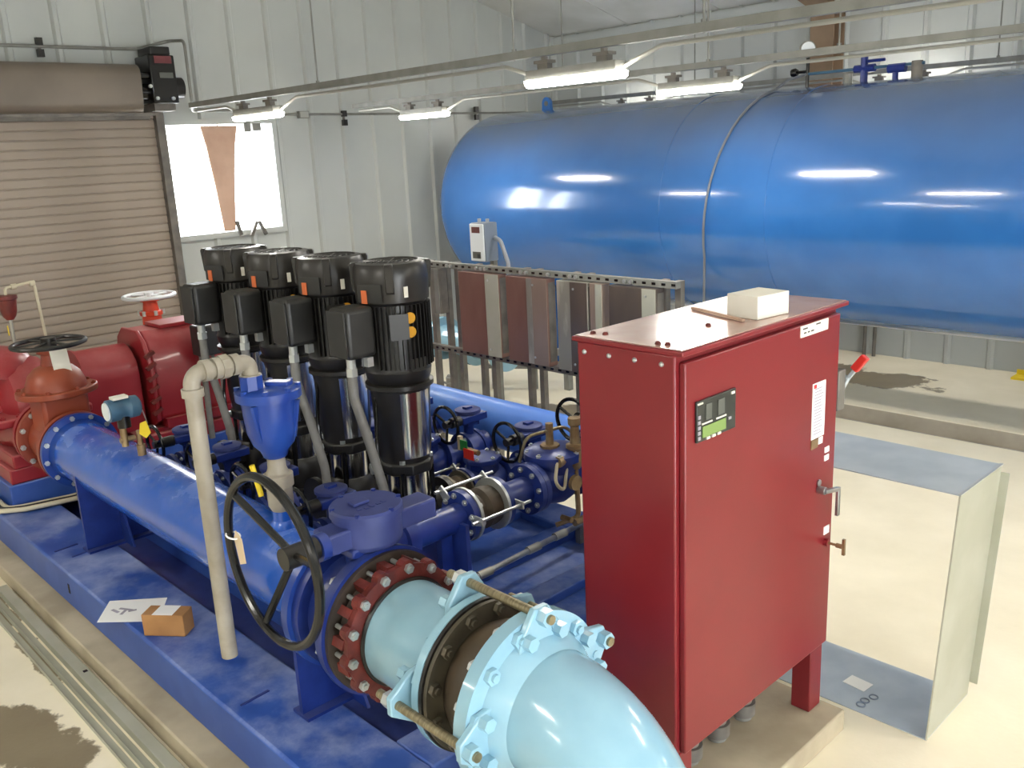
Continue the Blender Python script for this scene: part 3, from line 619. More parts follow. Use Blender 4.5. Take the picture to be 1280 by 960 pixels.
# ================================================================ four vertical multistage booster pumps
def make_pump(loc, label):
    t = thing('booster_pump', label, 'pump', loc, 'vertical booster pumps in a row')
    z = lambda w: w-DK          # world height -> local
    MB().bx(-.16, .16, -.2, .2, 0, z(.52)).build('pedestal', 'valve_blue', t, .006)
    b = MB(); b.bx(-.13, .13, -.13, .13, z(.52), z(.545)); b.lathe((0,0,z(.545)), (0,0,1), [(0, .12), (.06, .125), (.13, .118), (.15, .105)], 32)
    b.cyl((0,-.2,z(LZ)), (0,.2,z(LZ)), .062); b.cyl((0,-.21,z(LZ)), (0,-.185,z(LZ)), .105); b.cyl((0,.185,z(LZ)), (0,.21,z(LZ)), .105)
    MB.build(b, 'pump_base', 'black_motor', t)
    MB().cyl((0,0,z(.69)), (0,0,z(.83)), .098, n=40).build('barrel', 'chrome', t)
    for i in range(4):
        a = i*PI/2+PI/4; MB().cyl((.112*math.cos(a), .112*math.sin(a), z(.66)), (.112*math.cos(a), .112*math.sin(a), z(.84)), .012, n=10).build('staybolt', 'black_gloss', t)
    b = MB(); b.lathe((0,0,z(.825)), (0,0,1), [(0, .118), (.006, .128), (.05, .128), (.056, .118)], 8, True, PI/8); b.build('clamp_flange', 'black_motor', t, .006)
    for i in range(4):
        a = i*PI/2+PI/4; MB().cyl((.11*math.cos(a), .11*math.sin(a), z(.88)), (.11*math.cos(a), .11*math.sin(a), z(.896)), .014, n=6).build('nut', 'bolt_zinc', t)
    MB().lathe((0,0,z(.88)), (0,0,1), [(0, .112), (.08, .122), (.30, .13), (.335, .136), (.34, .15), (.358, .15), (.36, .13)], 40).build('motor_stool', 'black_motor', t)
    for c in (-.08, PI-.08):                # bright coupling guards, bent sheet on both sides of the stool
        b = MB(); n = 12; w = .58; vs = []
        for zz, r in ((.905, .121), (1.205, .134)):
            for i in range(n+1):
                a = c-w+2*w*i/n; vs.append((r*math.cos(a), r*math.sin(a), z(zz)))
            for i in range(n+1):
                a = c-w+2*w*i/n; vs.append(((r-.004)*math.cos(a), (r-.004)*math.sin(a), z(zz)))
        m_ = n+1; fs = []
        for i in range(n):
            fs += [(i, i+1, 2*m_+i+1, 2*m_+i), (m_+i+1, m_+i, 3*m_+i, 3*m_+i+1), (i+1, i, m_+i, m_+i+1), (2*m_+i, 2*m_+i+1, 3*m_+i+1, 3*m_+i)]
        fs += [(0, 2*m_, 3*m_, m_), (n, m_+n, 3*m_+n, 2*m_+n)]
        b.add(vs, fs); b.build('coupling_guard', 'chrome', t)
    # motor
    mo = MB().lathe((0,0,z(1.236)), (0,0,1), [(0, .10), (.005, .13), (.03, .142), (.06, .146), (.07, .14), (.35, .14), (.36, .148), (.38, .15)], 44).build('motor_frame', 'black_motor', t)
    fb_ = MB()
    for i in range(44):
        a = 2*PI*i/44
        if abs(((a-(-PI/2)+PI) % (2*PI))-PI) < .42: continue
        u = Vector((math.cos(a), math.sin(a), 0)); fb_.box(u*.147+Vector((0,0,z(1.45))), (.024, .004, .27), Matrix.Rotation(a, 3, 'Z'))
    fo = fb_.build('cooling_fins', 'black_motor', mo); fo['kind'] = 'stuff'
    fc = MB().lathe((0,0,z(1.60)), (0,0,1), [(0, .150), (.0, .156), (.03, .158), (.09, .161), (.14, .158), (.16, .148), (.165, .12), (.158, .118), (.15, .11), (.15, .02)], 44, True).build('fan_cover', 'fan_black', t)
    g = MB()
    for r in (.03, .055, .08, .104): g.torus((0,0,z(1.758)), (0,0,1), r, .0028, 32, 6)
    for i in range(4): a = i*PI/4; g.bar((-.115*math.cos(a), -.115*math.sin(a), z(1.758)), (.115*math.cos(a), .115*math.sin(a), z(1.758)), .006, .004)
    g.build('grille', 'black_box', fc)
    for i in range(4):                      # corner lugs that square the cover
        a = i*PI/2+PI/4+.1; u = Vector((math.cos(a), math.sin(a), 0)); w = Vector((-math.sin(a), math.cos(a), 0))
        MB().prism([(.12, .0), (.168, -.002), (.174, -.012), (.166, -.12), (.15, -.13)], Vector((0,0,z(1.764)))-w*.018, u, (0,0,1), w, .036).build('lug', 'fan_black', fc, .004)
    # maker plates and stickers
    ca = -.62
    def sticker(name, mt, a, zz, w, h, r=.1595, pr=t):
        u = Vector((math.cos(a), math.sin(a), 0)); v = Vector((-math.sin(a), math.cos(a), 0))
        MB().box(u*r+Vector((0,0,z(zz))), (.004, w, h), Matrix.Rotation(a, 3, 'Z')).build(name, mt, pr)
    sticker('orange_label', 'orange', -1.42, 1.63, .03, .055, .166); sticker('label_plate', 'black_box', -1.25, 1.645, .12, .075, .1605)
    sticker('white_label', 'carton_white', -.28, 1.645, .018, .045, .163)
    sticker('rating_plate', 'black_motor', -.52, 1.50, .08, .11, .163)
    for zz in (1.535, 1.475):
        u = Vector((math.cos(-.22), math.sin(-.22), 0)); MB().lathe(u*.161+Vector((0,0,z(zz))), u, [(0, .024), (.003, .024)], 20).build('amber_seal', 'amber', t)
    sticker('foot_pad', 'black_box', .0, 1.33, .08, .05, .15)
    # terminal box toward the near header
    tb_ = MB().bx(-.082, .058, -.285, -.14, z(1.38), z(1.595)).build('terminal_box', 'black_box', t, .022, seg=3)
    MB().bx(-.078, .054, -.293, -.286, z(1.39), z(1.585)).build('cover', 'black_box', tb_, .003)
    MB().cyl((-.01,-.235,z(1.335)), (-.01,-.235,z(1.38)), .02, n=10).cyl((-.01,-.235,z(1.30)), (-.01,-.235,z(1.335)), .026, n=6).build('conduit_connector', 'bolt_zinc', t)
    MB().box((.04,-.18,z(1.36)), (.03, .03, .04)).build('plug', 'bolt_zinc', t)
    MB().tube(fillet([(-.01,-.235,z(1.31)), (-.01,-.235,z(1.2)), (.04,-.21,z(1.0)), (.10,-.2,z(.8)), (.115,-.2,z(.40))], .12, 8), .021, 12).build('flexible_conduit', 'grey_flex', t)
    MB().tube(fillet([(-.045,-.10,z(1.24)), (.06,-.19,z(1.0)), (.07,-.19,z(.8)), (.075,-.19,z(.40))], .1, 6), .008, 8).build('sensor_cable', 'black_gloss', t)
    MB().lathe((-.03,-.12,z(.855)), (-.3,-1,0), [(0, .018), (.02, .018), (.02, .026), (.045, .026)], 6).build('bleed_plug', 'bolt_zinc', t)
    return t
PLAB = ['vertical black booster pump with chrome barrel nearest the red cabinet, end of row', 'vertical black booster pump, second in row counted from the red cabinet', 'vertical black booster pump, third in row counted from the red cabinet', 'vertical black booster pump at the end of the row by the red motor']
p0 = make_pump((PX[0], 2.3, DK), PLAB[0])
for i in range(1, 4): dup(p0, (PX[i], 2.3, DK), PLAB[i])
# ================================================================ small geared butterfly valves on both sides of the pumps
def make_valve(loc, label, group):
    t = thing('branch_valve', label, 'valve', loc, group); q = DK
    z = lambda w: w-LZ
    MB().ring((0,-.055,0), (0,1,0), .05, .105, .022).ring((0,.033,0), (0,1,0), .05, .105, .022).build('flanges', 'valve_blue', t)
    MB().lathe((0,-.03,0), (0,1,0), [(0, .05), (0, .098), (.06, .098), (.06, .05)], 32, False).build('body', 'valve_blue', t)
    for s in (-1, 1):
        for i in range(8):
            a = i*PI/4+.39; me = hexbolt(.011, 'bolt_zinc'); put(me, 'bolt', t, (.083*math.cos(a), s*.056, .083*math.sin(a)), (0, 0, s*PI/2))
    MB().cyl((0,0,.09), (0,0,z(.78)), .028).bx(-.045, .045, -.04, .04, z(.765), z(.785)).build('neck', 'valve_blue', t)
    MB().lathe((0,.0,z(.785)), (0,0,1), [(0, .05), (.008, .062), (.05, .062)], 32).bx(.005, .065, -.09, .085, z(.79), z(.83)).build('gearbox', 'valve_blue', t, .005)
    MB().lathe((0,.0,z(.835)), (0,0,1), [(0, .07), (.014, .07), (.018, .062)], 32).build('gearbox_cover', 'gear_blue', t)
    MB().box((0,0,z(.858)), (.03, .045, .012)).build('pointer', 'valve_blue', t)
    MB().cyl((.035,-.09,z(.81)), (.035,-.15,z(.81)), .028).cyl((.035,-.19,z(.81)), (.035,-.14,z(.81)), .010, n=10).build('shaft', 'black_motor', t)
    h = MB().torus((.035,-.185,z(.81)), (0,1,0), .098, .009, 36, 8).build('handwheel', 'black_gloss', t)
    MB().cyl((.035,-.195,z(.81)), (.035,-.16,z(.81)), .02, n=14).build('hub', 'black_motor', h)
    for a in (.5, 2.6, 4.7): MB().tube([(.035,-.175,z(.81)), (.035+.097*math.cos(a), -.185, z(.81)+.097*math.sin(a))], .007, 6).build('spoke', 'black_gloss', h)
    return t
v0 = make_valve((PX[0], 1.90, LZ), 'blue geared valve with black handwheel, near-header side of the pump by the red cabinet', 'valves between near header and pumps')
ORD = ['pump by the red cabinet', 'second pump from the red cabinet', 'third pump from the red cabinet', 'pump beside the red motor']
for i in range(1, 4): dup(v0, (PX[i], 1.90, LZ), 'blue geared valve, black handwheel, near-header side of the ' + ORD[i])
for i in range(4):
    c = dup(v0, (PX[i]+.03, 3.05, LZ), 'blue geared valve, black handwheel, far-header side of the ' + ORD[i]); c['group'] = 'valves between pumps and far header'
c = dup(v0, (-2.73, 3.09, LZ+.18), 'blue geared valve with black handwheel next to the bronze pilot piping'); c['group'] = 'valves between pumps and far header'
# ================================================================ discharge lines: check valve + rubber joint
def spool(loc, label, rubber=True, z0=LZ):
    t = thing('discharge_line', label, 'pipe', loc, 'discharge lines between pumps and far header')
    MB().cyl((0,.62,0), (0,.98,0), .062).build('pipe', 'valve_blue', t) if False else None
    # rubber joint right behind the pump
    MB().lathe((0,.225,0), (0,1,0), [(0, .05), (.0, .075), (.02, .08), (.035, .068), (.045, .068), (.06, .08), (.085, .078), (.085, .05)], 32, False).build('rubber_bellows', 'rubber', t)
    for y in (.215, .305): MB().ring((0,y,0), (0,1,0), .06, .102, .012).build('clamp_ring', 'dark_flange', t)
    for a in (.2, 2.3, 4.4):
        c = Vector((.125*math.cos(a), 0, .125*math.sin(a))); MB().cyl(c+Vector((0,.16,0)), c+Vector((0,.37,0)), .0065, n=8).build('control_rod', 'steel', t)
        for y in (.19, .34): MB().prism([(-.02, .08), (.02, .08), (.014, .14), (-.014, .14)], (0,y-.005,0), (-math.sin(a),0,math.cos(a)), (math.cos(a),0,math.sin(a)), (0,1,0), .008).build('rod_lug', 'bolt_zinc', t)
    for i in range(8):
        a = i*PI/4; put(hexbolt(.012, 'bolt_zinc'), 'bolt', t, (.083*math.cos(a), .32, .083*math.sin(a)), (0,0,PI/2)); 
        put(hexbolt(.012, 'bolt_zinc'), 'bolt', t, (.083*math.cos(a), .212, .083*math.sin(a)), (0,0,-PI/2))
    # check valve body
    MB().lathe((0,.325,0), (0,1,0), [(0, .05), (0, .105), (.022, .105), (.024, .07), (.06, .085), (.13, .095), (.20, .085), (.235, .07), (.237, .105), (.26, .105), (.26, .05)], 32, False).build('check_valve', 'valve_blue', t)
    MB().lathe((0,.455,.06), (0,0,1), [(0, .08), (.05, .08), (.052, .095), (.075, .095), (.08, .085)], 8, True).build('check_valve_cover', 'valve_blue', t, .004)
    for i in range(6):
        a = i*PI/3; put(hexbolt(.011, 'bolt_zinc'), 'bolt', t, (.078*math.cos(a), .455+.078*math.sin(a), .138), (0,-PI/2,0))
    MB().cyl((0,.585,0), (0,.70,0), .064).build('pipe', 'valve_blue', t)
    return t
s0 = spool((PX[0], 2.3, LZ), 'blue check valve and dark rubber joint behind the ' + ORD[0])
for i in range(1, 4): dup(s0, (PX[i], 2.3, LZ), 'blue check valve and dark rubber joint behind the ' + ORD[i])
sv = thing('ball_valve', 'tiny brass valve with red and green tabs on the check valve cover', 'valve', (PX[0]-.02, 2.70, .76))
part(MB().cyl((PX[0]-.02, 2.69, .745), (PX[0]-.02, 2.69, .80), .012, n=8).cyl((PX[0]-.05, 2.69, .80), (PX[0]+.05, 2.69, .80), .014, n=8), 'body', 'bronze', sv)
part(MB().bx(PX[0]-.06, PX[0]-.01, 2.67, 2.675, .80, .85), 'green_tab', 'green', sv); part(MB().bx(PX[0]-.02, PX[0]+.05, 2.655, 2.66, .77, .82), 'red_tab', 'red_plastic', sv)
part(MB().bx(PX[0]-.09, PX[0]-.07, 2.68, 2.70, .79, .86), 'lever', 'tag_tan', sv)
# branch stubs of the far header
for i in range(4): part(MB().cyl((PX[i]+.03, 3.105, LZ), (PX[i]+.03, 3.22, LZ+.03), .064), 'branch', 'valve_blue', fh)
# ================================================================ bypass line with rubber joint and pilot-operated relief valve
BX, BZ = -2.745, .722
bp = thing('bypass_line', 'blue bypass pipe with ribbed black rubber joint crossing the open skid end', 'pipe', (BX, 2.3, DK))
part(MB().cyl((BX, HY+.12, BZ), (BX, 2.26, BZ), .06), 'pipe', 'valve_blue', bp)
part(MB().ring((BX, 1.93, BZ), (0,1,0), .05, .085, .05), 'coupling', 'valve_blue', bp)
for s in (-1, 1): part(MB().box((BX, 1.955, BZ+s*.085), (.03, .05, .03)), 'coupling_bolt_pad', 'bolt_zinc', bp)
part(MB().ring((BX, 2.24, BZ), (0,1,0), .05, .11, .03), 'flange', 'valve_blue', bp)
part(MB().bx(BX-.10, BX+.10, 2.19, 2.21, DK, BZ).bx(BX-.01, BX+.01, 2.13, 2.27, DK, BZ-.05), 'pipe_stand', 'valve_blue', bp)
part(MB().lathe((BX, 2.282, BZ), (0,1,0), [(0, .06), (.0, .08), (.02, .09), (.04, .072), (.055, .072), (.075, .09), (.12, .088), (.155, .08), (.155, .06)], 36, False), 'rubber_bellows', 'rubber', bp)
for y in (2.272, 2.425): part(MB().ring((BX, y, BZ), (0,1,0), .07, .115, .014), 'clamp_ring', 'bolt_zinc', bp)
part(MB().ring((BX, 2.44, BZ), (0,1,0), .05, .11, .028), 'flange', 'valve_blue', bp)
for a in (.1, 2.4, 4.3):
    c = Vector((BX+.135*math.cos(a), 0, BZ+.135*math.sin(a))); part(MB().cyl(c+Vector((0,2.20,0)), c+Vector((0,2.53,0)), .0075, n=8), 'control_rod', 'steel', bp)
    for y in (2.235, 2.468): part(MB().prism([(-.024, .085), (.024, .085), (.016, .152), (-.016, .152)], (BX, y, BZ), (-math.sin(a),0,math.cos(a)), (math.cos(a),0,math.sin(a)), (0,1,0), .008), 'rod_lug', 'bolt_zinc', bp)
bolt_circle(bp, bp, (BX, 2.24, BZ), (0,-1,0), .09, 8, .013, 'bolt_zinc', .2); bolt_circle(bp, bp, (BX, 2.287, BZ), (0,1,0), .096, 8, .013, 'bolt_zinc', .2)
part(MB().cyl((BX, 2.46, BZ), (BX, 2.66, BZ), .062), 'pipe', 'valve_blue', bp)
part(MB().ring((BX, 2.63, BZ), (0,1,0), .05, .115, .028), 'flange', 'valve_blue', bp)
bolt_circle(bp, bp, (BX, 2.63, BZ), (0,-1,0), .094, 8, .013, 'bolt_zinc', .2)
rv = thing('relief_valve', 'blue pilot-operated relief valve with bronze pilot tubing behind the cabinet', 'valve', (BX, 2.84, DK))
part(MB().lathe((BX, 2.66, BZ), (0,1,0), [(0, .05), (0, .115), (.028, .115), (.03, .075), (.08, .1), (.16, .115), (.24, .1), (.28, .075), (.282, .115), (.31, .115), (.31, .05)], 36, False), 'body', 'valve_blue', rv)
part(MB().lathe((BX, 2.82, BZ+.05), (0,0,1), [(0, .11), (.05, .11), (.05, .135), (.085, .135), (.1, .11), (.11, .05)], 32), 'cover', 'valve_blue', rv)
for i in range(8):
    a = i*PI/4+.2; put(hexbolt(.014, 'bolt_zinc'), 'bolt', rv, Vector((BX+.12*math.cos(a), 2.82+.12*math.sin(a), BZ+.135))-rv.location, (0,-PI/2,0))
part(MB().cyl((BX+.0, 2.80, BZ+.15), (BX, 2.80, BZ+.27), .018, n=10).cyl((BX, 2.80, BZ+.15), (BX, 2.80, BZ+.17), .045, n=8), 'indicator_stem', 'bronze', rv)
part(MB().lathe((BX+.10, 2.86, BZ+.06), (0,0,1), [(0, .02), (.02, .032), (.05, .036), (.09, .03), (.1, .042), (.115, .042), (.12, .024), (.2, .02), (.21, .03), (.24, .03)], 18), 'pilot_valve', 'bronze', rv)
part(MB().cyl((BX+.10, 2.74, BZ+.12), (BX+.10, 2.86, BZ+.12), .026, n=14).cyl((BX+.14, 2.80, BZ+.02), (BX+.16, 2.80, BZ+.02), .035, n=18), 'pilot_body', 'bronze', rv)
part(MB().tube(fillet([(BX+.10, 2.90, BZ+.18), (BX+.04, 2.86, BZ+.25), (BX-.05, 2.70, BZ+.22), (BX-.08, 2.68, BZ+.1)], .06), .008, 8), 'pilot_tube', 'brass_rod', rv)
part(MB().tube(fillet([(BX+.10, 2.74, BZ+.12), (BX+.12, 2.70, BZ+.04), (BX+.12, 2.76, BZ-.02), (BX+.10, 2.80, BZ+.08)], .05), .008, 8), 'pilot_tube', 'hose_cream', rv)
part(MB().tube(fillet([(BX+.10, 2.86, BZ+.07), (BX+.10, 2.87, BZ-.18), (BX+.02, 2.80, BZ-.22)], .04), .012, 8), 'pilot_tube', 'bronze', rv)
part(MB().cyl((BX+.10, 2.84, BZ-.2), (BX+.10, 2.93, BZ-.2), .018, n=8).cyl((BX+.06, 2.80, BZ-.17), (BX+.12, 2.80, BZ-.17), .014, n=8), 'drain_cock', 'bronze', rv)
part(MB().tube(fillet([(BX+.10, 2.88, BZ+.27), (BX+.10, 2.93, BZ+.30), (BX+.10, 3.3, BZ+.34)], .04), .016, 10), 'outlet_tube', 'bronze', rv)
# loose threaded pipe across the skid end
lp = thing('drain_pipe', 'thin galvanized pipe with couplings lying across the skid end', 'pipe', (-2.84, 2.7, DK))
part(MB().tube([(-2.835, 2.28, .352), (-2.88, 3.17, .352)], .0145, 12), 'pipe', 'steel', lp)
for k in (.19, .56, .78): part(MB().cyl((-2.835-.045*k, 2.28+.89*k-.04, .352), (-2.835-.045*k, 2.28+.89*k+.04, .352), .02, n=12), 'coupling', 'conduit', lp)
for k in (.05, .95): part(MB().box((-2.835-.045*k, 2.28+.89*k, .30), (.03, .03, .09)), 'support_block', 'strut_grey', lp)

# ================================================================ gate valve (orange) between header and fire pump
gv = thing('gate_valve', 'rusty orange gate valve with black handwheel on the end of the blue header', 'valve', (-5.32, HY, DK))
GX = -5.32
part(MB().lathe((GX-.20, HY, HZ), (1,0,0), [(0, .13), (0, .205), (.035, .205), (.037, .15), (.10, .15), (.30, .15), (.36, .15), (.363, .205), (.40-.001, .205), (.40-.001, .13)], 56, False), 'body', 'valve_orange', gv)
part(MB().lathe((GX, HY, HZ), (0,0,1), [(0, .17), (.12, .175), (.29, .175)], 4, True, PI/4), 'bonnet_neck', 'valve_orange', gv, .02)
bn = [(.21*math.cos(a)*(1 if abs(math.cos(a)) < .8 else 1), .185*math.sin(a)) for a in [2*PI*i/40 for i in range(40)]]
part(MB().prism([(c*.9, s*1.15) for c, s in bn], (GX, HY, 1.0), (1,0,0), (0,1,0), (0,0,1), .035), 'bonnet_flange', 'valve_orange', gv, .006)
part(MB().lathe((GX, HY, 1.035), (0,0,1), [(0, .16), (.03, .155), (.08, .135), (.115, .10), (.13, .06), (.19, .05), (.20, .07), (.225, .07), (.23, .03)], 36), 'bonnet', 'valve_orange', gv)
for i in range(8):
    a = i*PI/4+.3; put(hexbolt(.013, 'valve_orange'), 'bolt', gv, Vector((GX+.17*math.cos(a), HY+.195*math.sin(a), 1.035))-gv.location, (0,-PI/2,0))
bolt_circle(gv, gv, (GX+.165, HY, HZ), (-1,0,0), .185, 12, .014, 'bolt_zinc', .13); bolt_circle(gv, gv, (GX-.165, HY, HZ), (1,0,0), .185, 12, .016, 'bolt_zinc', .13)
part(MB().cyl((GX, HY, 1.26), (GX, HY, 1.31), .022, n=12), 'stem', 'black_motor', gv)
wz = 1.285
wh = part(MB().torus((GX, HY, wz), (0,0,1), .185, .013, 48, 8), 'handwheel', 'black_motor', gv)
part(MB().cyl((GX, HY, wz-.02), (GX, HY, wz+.03), .04, n=16), 'hub', 'black_motor', gv, par=wh)
for i in range(6): a = i*PI/3+.3; part(MB().bar((GX, HY, wz+.01), (GX+.18*math.cos(a), HY+.18*math.sin(a), wz), .018, .01), 'spoke', 'black_box', gv, par=wh)
part(MB().box((GX+.085, HY+.02, 1.185), (.004, .09, .14), Matrix.Rotation(-.25, 3, 'Y')), 'paper_tag', 'carton_white', gv)
# ================================================================ blue plinth, red fire pump, guard, motor
PLX = -5.685
pl = thing('pump_plinth', 'blue box plinth beneath the red pump base', 'plinth', (-6.3, 2.2, DK))
part(MB().bx(-6.9, PLX, 1.28, 3.15, DK, .425), 'box', 'skid_blue', pl, .008)
rb_ = thing('steel_base_frame', 'red steel base frame under the red pump and motor', 'base', (-6.3, 2.2, .425))
part(MB().bx(-6.66, PLX-.015, 1.30, 3.1, .425, .515), 'frame', 'pump_red', rb_, .008)
part(MB().bx(-6.6, PLX-.05, 2.05, 3.0, .515, .54), 'motor_rail', 'pump_red', rb_)
CX = -5.99; CZ = .80
pm = thing('fire_pump', 'red horizontal split-case pump behind the orange gate valve', 'pump', (CX, HY, .515))
part(MB().lathe((CX, HY-.16, CZ+.02), (0,1,0), [(0, .08), (.01, .2), (.05, .28), (.12, .31), (.20, .31), (.27, .28), (.31, .2), (.32, .08)], 48), 'volute', 'pump_red', pm)
part(MB().lathe((CX-.02, HY-.09, 1.02), (.0,.25,1), [(0, .2), (.05, .19), (.10, .165), (.15, .12), (.175, .06)], 32), 'upper_casing', 'pump_red', pm)
part(MB().bx(CX-.34, CX+.34, HY-.34, HY+.28, CZ-.025, CZ+.025), 'split_flange', 'pump_red', pm, .012)
for i in range(7): put(hexbolt(.016, 'pump_red'), 'bolt', pm, Vector((CX+.31, HY-.30+.088*i, CZ+.025))-pm.location, (0,-PI/2,0))
part(MB().lathe((CX, HY, HZ), (1,0,0), [(0, .2), (.15, .17), (.36, .135), (.40, .135), (.405, .205), (.445, .205), (.445, .1)], 48, False), 'discharge_nozzle', 'pump_red', pm)
part(MB().lathe((CX, HY, HZ), (-1,0,0), [(0, .2), (.15, .18), (.36, .15), (.405, .15), (.41, .22), (.45, .22), (.45, .1)], 48, False), 'suction_nozzle', 'pump_red', pm)
for s in (-1, 1): part(MB().lathe((CX, HY+s*.15, CZ), (0,s,0), [(0, .12), (.06, .12), (.09, .11), (.11, .09), (.14, .09), (.15, .05)], 28), 'bearing_housing', 'pump_red', pm)
part(MB().bx(CX-.3, CX+.3, HY-.2, HY+.2, .515, .60), 'pump_foot', 'pump_red', pm, .01)
part(MB().lathe((CX-.12, HY-.16, CZ+.05), (.55,-.5,.8), [(0, .12), (.16, .11), (.20, .09), (.22, .04)], 24), 'side_casing', 'pump_red', pm)
# automatic air vent on the pump
va = thing('air_vent', 'small dark red air vent on a thin riser above the red pump', 'valve', (CX-.02, HY-.03, 1.2))
vx, vy = CX-.02, 1.535
part(MB().cyl((vx, vy, 1.19), (vx, vy, 1.345), .010, n=10), 'riser', 'conduit', va)
part(MB().lathe((vx, vy, 1.345), (0,0,1), [(0, .02), (.02, .035), (.05, .045), (.12, .052), (.125, .06), (.145, .06), (.15, .03)], 24), 'body', 'red_plastic' if False else 'gland_red', va)
part(MB().box((vx-.01, vy-.02, 1.28), (.012, .004, .06)), 'yellow_tag', 'yellow', va)
part(MB().tube(fillet([(vx, vy, 1.49), (vx, vy, 1.535), (vx, 1.70, 1.555), (vx, 1.715, 1.20), (vx, 1.72, 1.06)], .03), .009, 10), 'drain_tube', 'hose_cream', va)
for p in ((vx, vy+.05, 1.54), (vx, 1.69, 1.545)): part(MB().cyl((p[0], p[1]-.015, p[2]), (p[0], p[1]+.015, p[2]), .017, n=10), 'elbow_collar', 'hose_cream', va)
cg = thing('shaft_guard', 'red half-round coupling guard between the red pump and motor', 'guard', (CX, 2.0, .54))
prof_g = [(-.19, .54), (-.19, .90)] + [(.19*math.cos(a), .90+.19*math.sin(a)) for a in [PI-PI*i/16 for i in range(1, 16)]] + [(.19, .90), (.19, .54)]
part(MB().prism(prof_g, (CX, 1.835, 0), (1,0,0), (0,0,1), (0,1,0), .335), 'shell', 'pump_red', cg, .006)
part(MB().prism([(a*1.05, .54+(b-.54)*1.02) for a, b in prof_g], (CX, 1.83, 0), (1,0,0), (0,0,1), (0,1,0), .012), 'end_rim', 'pump_red', cg)
mr = thing('electric_motor', 'red electric motor with ventilated end cover next to the coupling guard', 'motor', (CX, 2.6, .54))
oct_ = [(-.27, .60), (-.27, .93), (-.2, 1.10), (-.11, 1.165), (.11, 1.165), (.2, 1.10), (.27, .93), (.27, .60), (.2, .56), (-.2, .56)]
part(MB().prism(oct_, (CX, 2.23, 0), (1,0,0), (0,0,1), (0,1,0), .62), 'housing', 'pump_red', mr, .02)
part(MB().prism([(a*1.03, .86+(b-.86)*1.03) for a, b in oct_], (CX, 2.205, 0), (1,0,0), (0,0,1), (0,1,0), .03), 'end_cover', 'pump_red', mr, .008)
for i in range(6): part(MB().box((CX+.275, 2.215, .66+.075*i), (.03, .07, .022), Matrix.Rotation(.5, 3, 'X')), 'louvre', 'gland_red', mr)
part(MB().bx(CX+.10, CX+.30, 2.26, 2.80, .54, .60), 'foot', 'pump_red', mr); part(MB().bx(CX-.30, CX-.10, 2.26, 2.80, .54, .60), 'foot', 'pump_red', mr)
part(MB().bx(CX-.1, CX+.14, 2.36, 2.66, 1.165, 1.19), 'top_plate', 'pump_red', mr, .005)
jb = thing('conduit_box', 'dark terminal box with grey conduit on side of the red motor', 'junction box', (CX+.33, 2.62, .9))
part(MB().bx(CX+.272, CX+.40, 2.50, 2.66, .98, 1.18), 'box', 'black_box', jb, .01)
part(MB().tube(fillet([(CX+.34, 2.53, .98), (CX+.34, 2.53, .75), (CX+.40, 2.50, .52), (CX+.40, 2.50, .43)], .08), .02, 10), 'conduit', 'grey_flex', jb)
part(MB().tube(fillet([(CX+.34, 2.60, .98), (CX+.38, 2.63, .8), (CX+.42, 2.60, .43)], .1), .012, 8), 'cable', 'grey_flex', jb)
# second gate valve beyond the motor
g2 = thing('gate_valve', 'bright red gate valve with pale lit handwheel beyond the red motor', 'valve', (-6.9, 2.74, .3))
gx, gy = -6.9, 2.74
part(MB().cyl((gx-.2, gy, .62), (gx+.2, gy, .62), .13).ring((gx-.2, gy, .62), (1,0,0), .1, .19, .03).ring((gx+.17, gy, .62), (1,0,0), .1, .19, .03), 'body', 'valve_red2', g2)
part(MB().lathe((gx, gy, .62), (0,0,1), [(0, .14), (.2, .14), (.2, .18), (.24, .18), (.24, .13), (.33, .11), (.38, .075), (.47, .07), (.48, .085), (.505, .085), (.51, .06), (.58, .05), (.585, .07), (.60, .07)], 28), 'bonnet', 'valve_red2', g2)
for i in range(6):
    a = i*PI/3; part(MB().cyl((gx+.085*math.cos(a), gy+.085*math.sin(a), 1.10), (gx+.085*math.cos(a), gy+.085*math.sin(a), 1.135), .014, n=6), 'bolt', 'bolt_zinc', g2)
part(MB().cyl((gx, gy, 1.2), (gx, gy, 1.26), .02, n=10), 'stem', 'steel', g2)
wh = part(MB().torus((gx, gy, 1.245), (0,0,1), .185, .015, 40, 8), 'handwheel', 'white_plastic', g2)  # light falling on the wheel is painted in as a white colour
part(MB().cyl((gx, gy, 1.225), (gx, gy, 1.27), .035, n=14), 'hub', 'white_plastic', g2, par=wh)
for i in range(4): a = i*PI/2+.4; part(MB().bar((gx, gy, 1.245), (gx+.18*math.cos(a), gy+.18*math.sin(a), 1.245), .024, .01), 'spoke', 'white_plastic', g2, par=wh)
# hose bundle around the plinth
for i, (r, mt, lb) in enumerate(((0, 'hose_cream', 'cream hose laid along the foot of the blue plinth'), (.03, 'black_motor', 'black cable laid along the foot of the blue plinth'), (.06, 'hose_cream', 'outer cream hose beside the black cable at the blue plinth'))):
    b = MB().tube(fillet([(-6.6, 1.26-r, DK+.02), (PLX+.0, 1.25-r, DK+.02), (PLX+.035+r, 1.32, DK+.02), (PLX+.10+r, 1.58, DK+.022), (PLX+.06+r, 1.80, DK+.022)], .10, 8), .0145, 10)
    solo(b, 'hose', mt, (PLX, 1.3, DK), lb, 'hose')
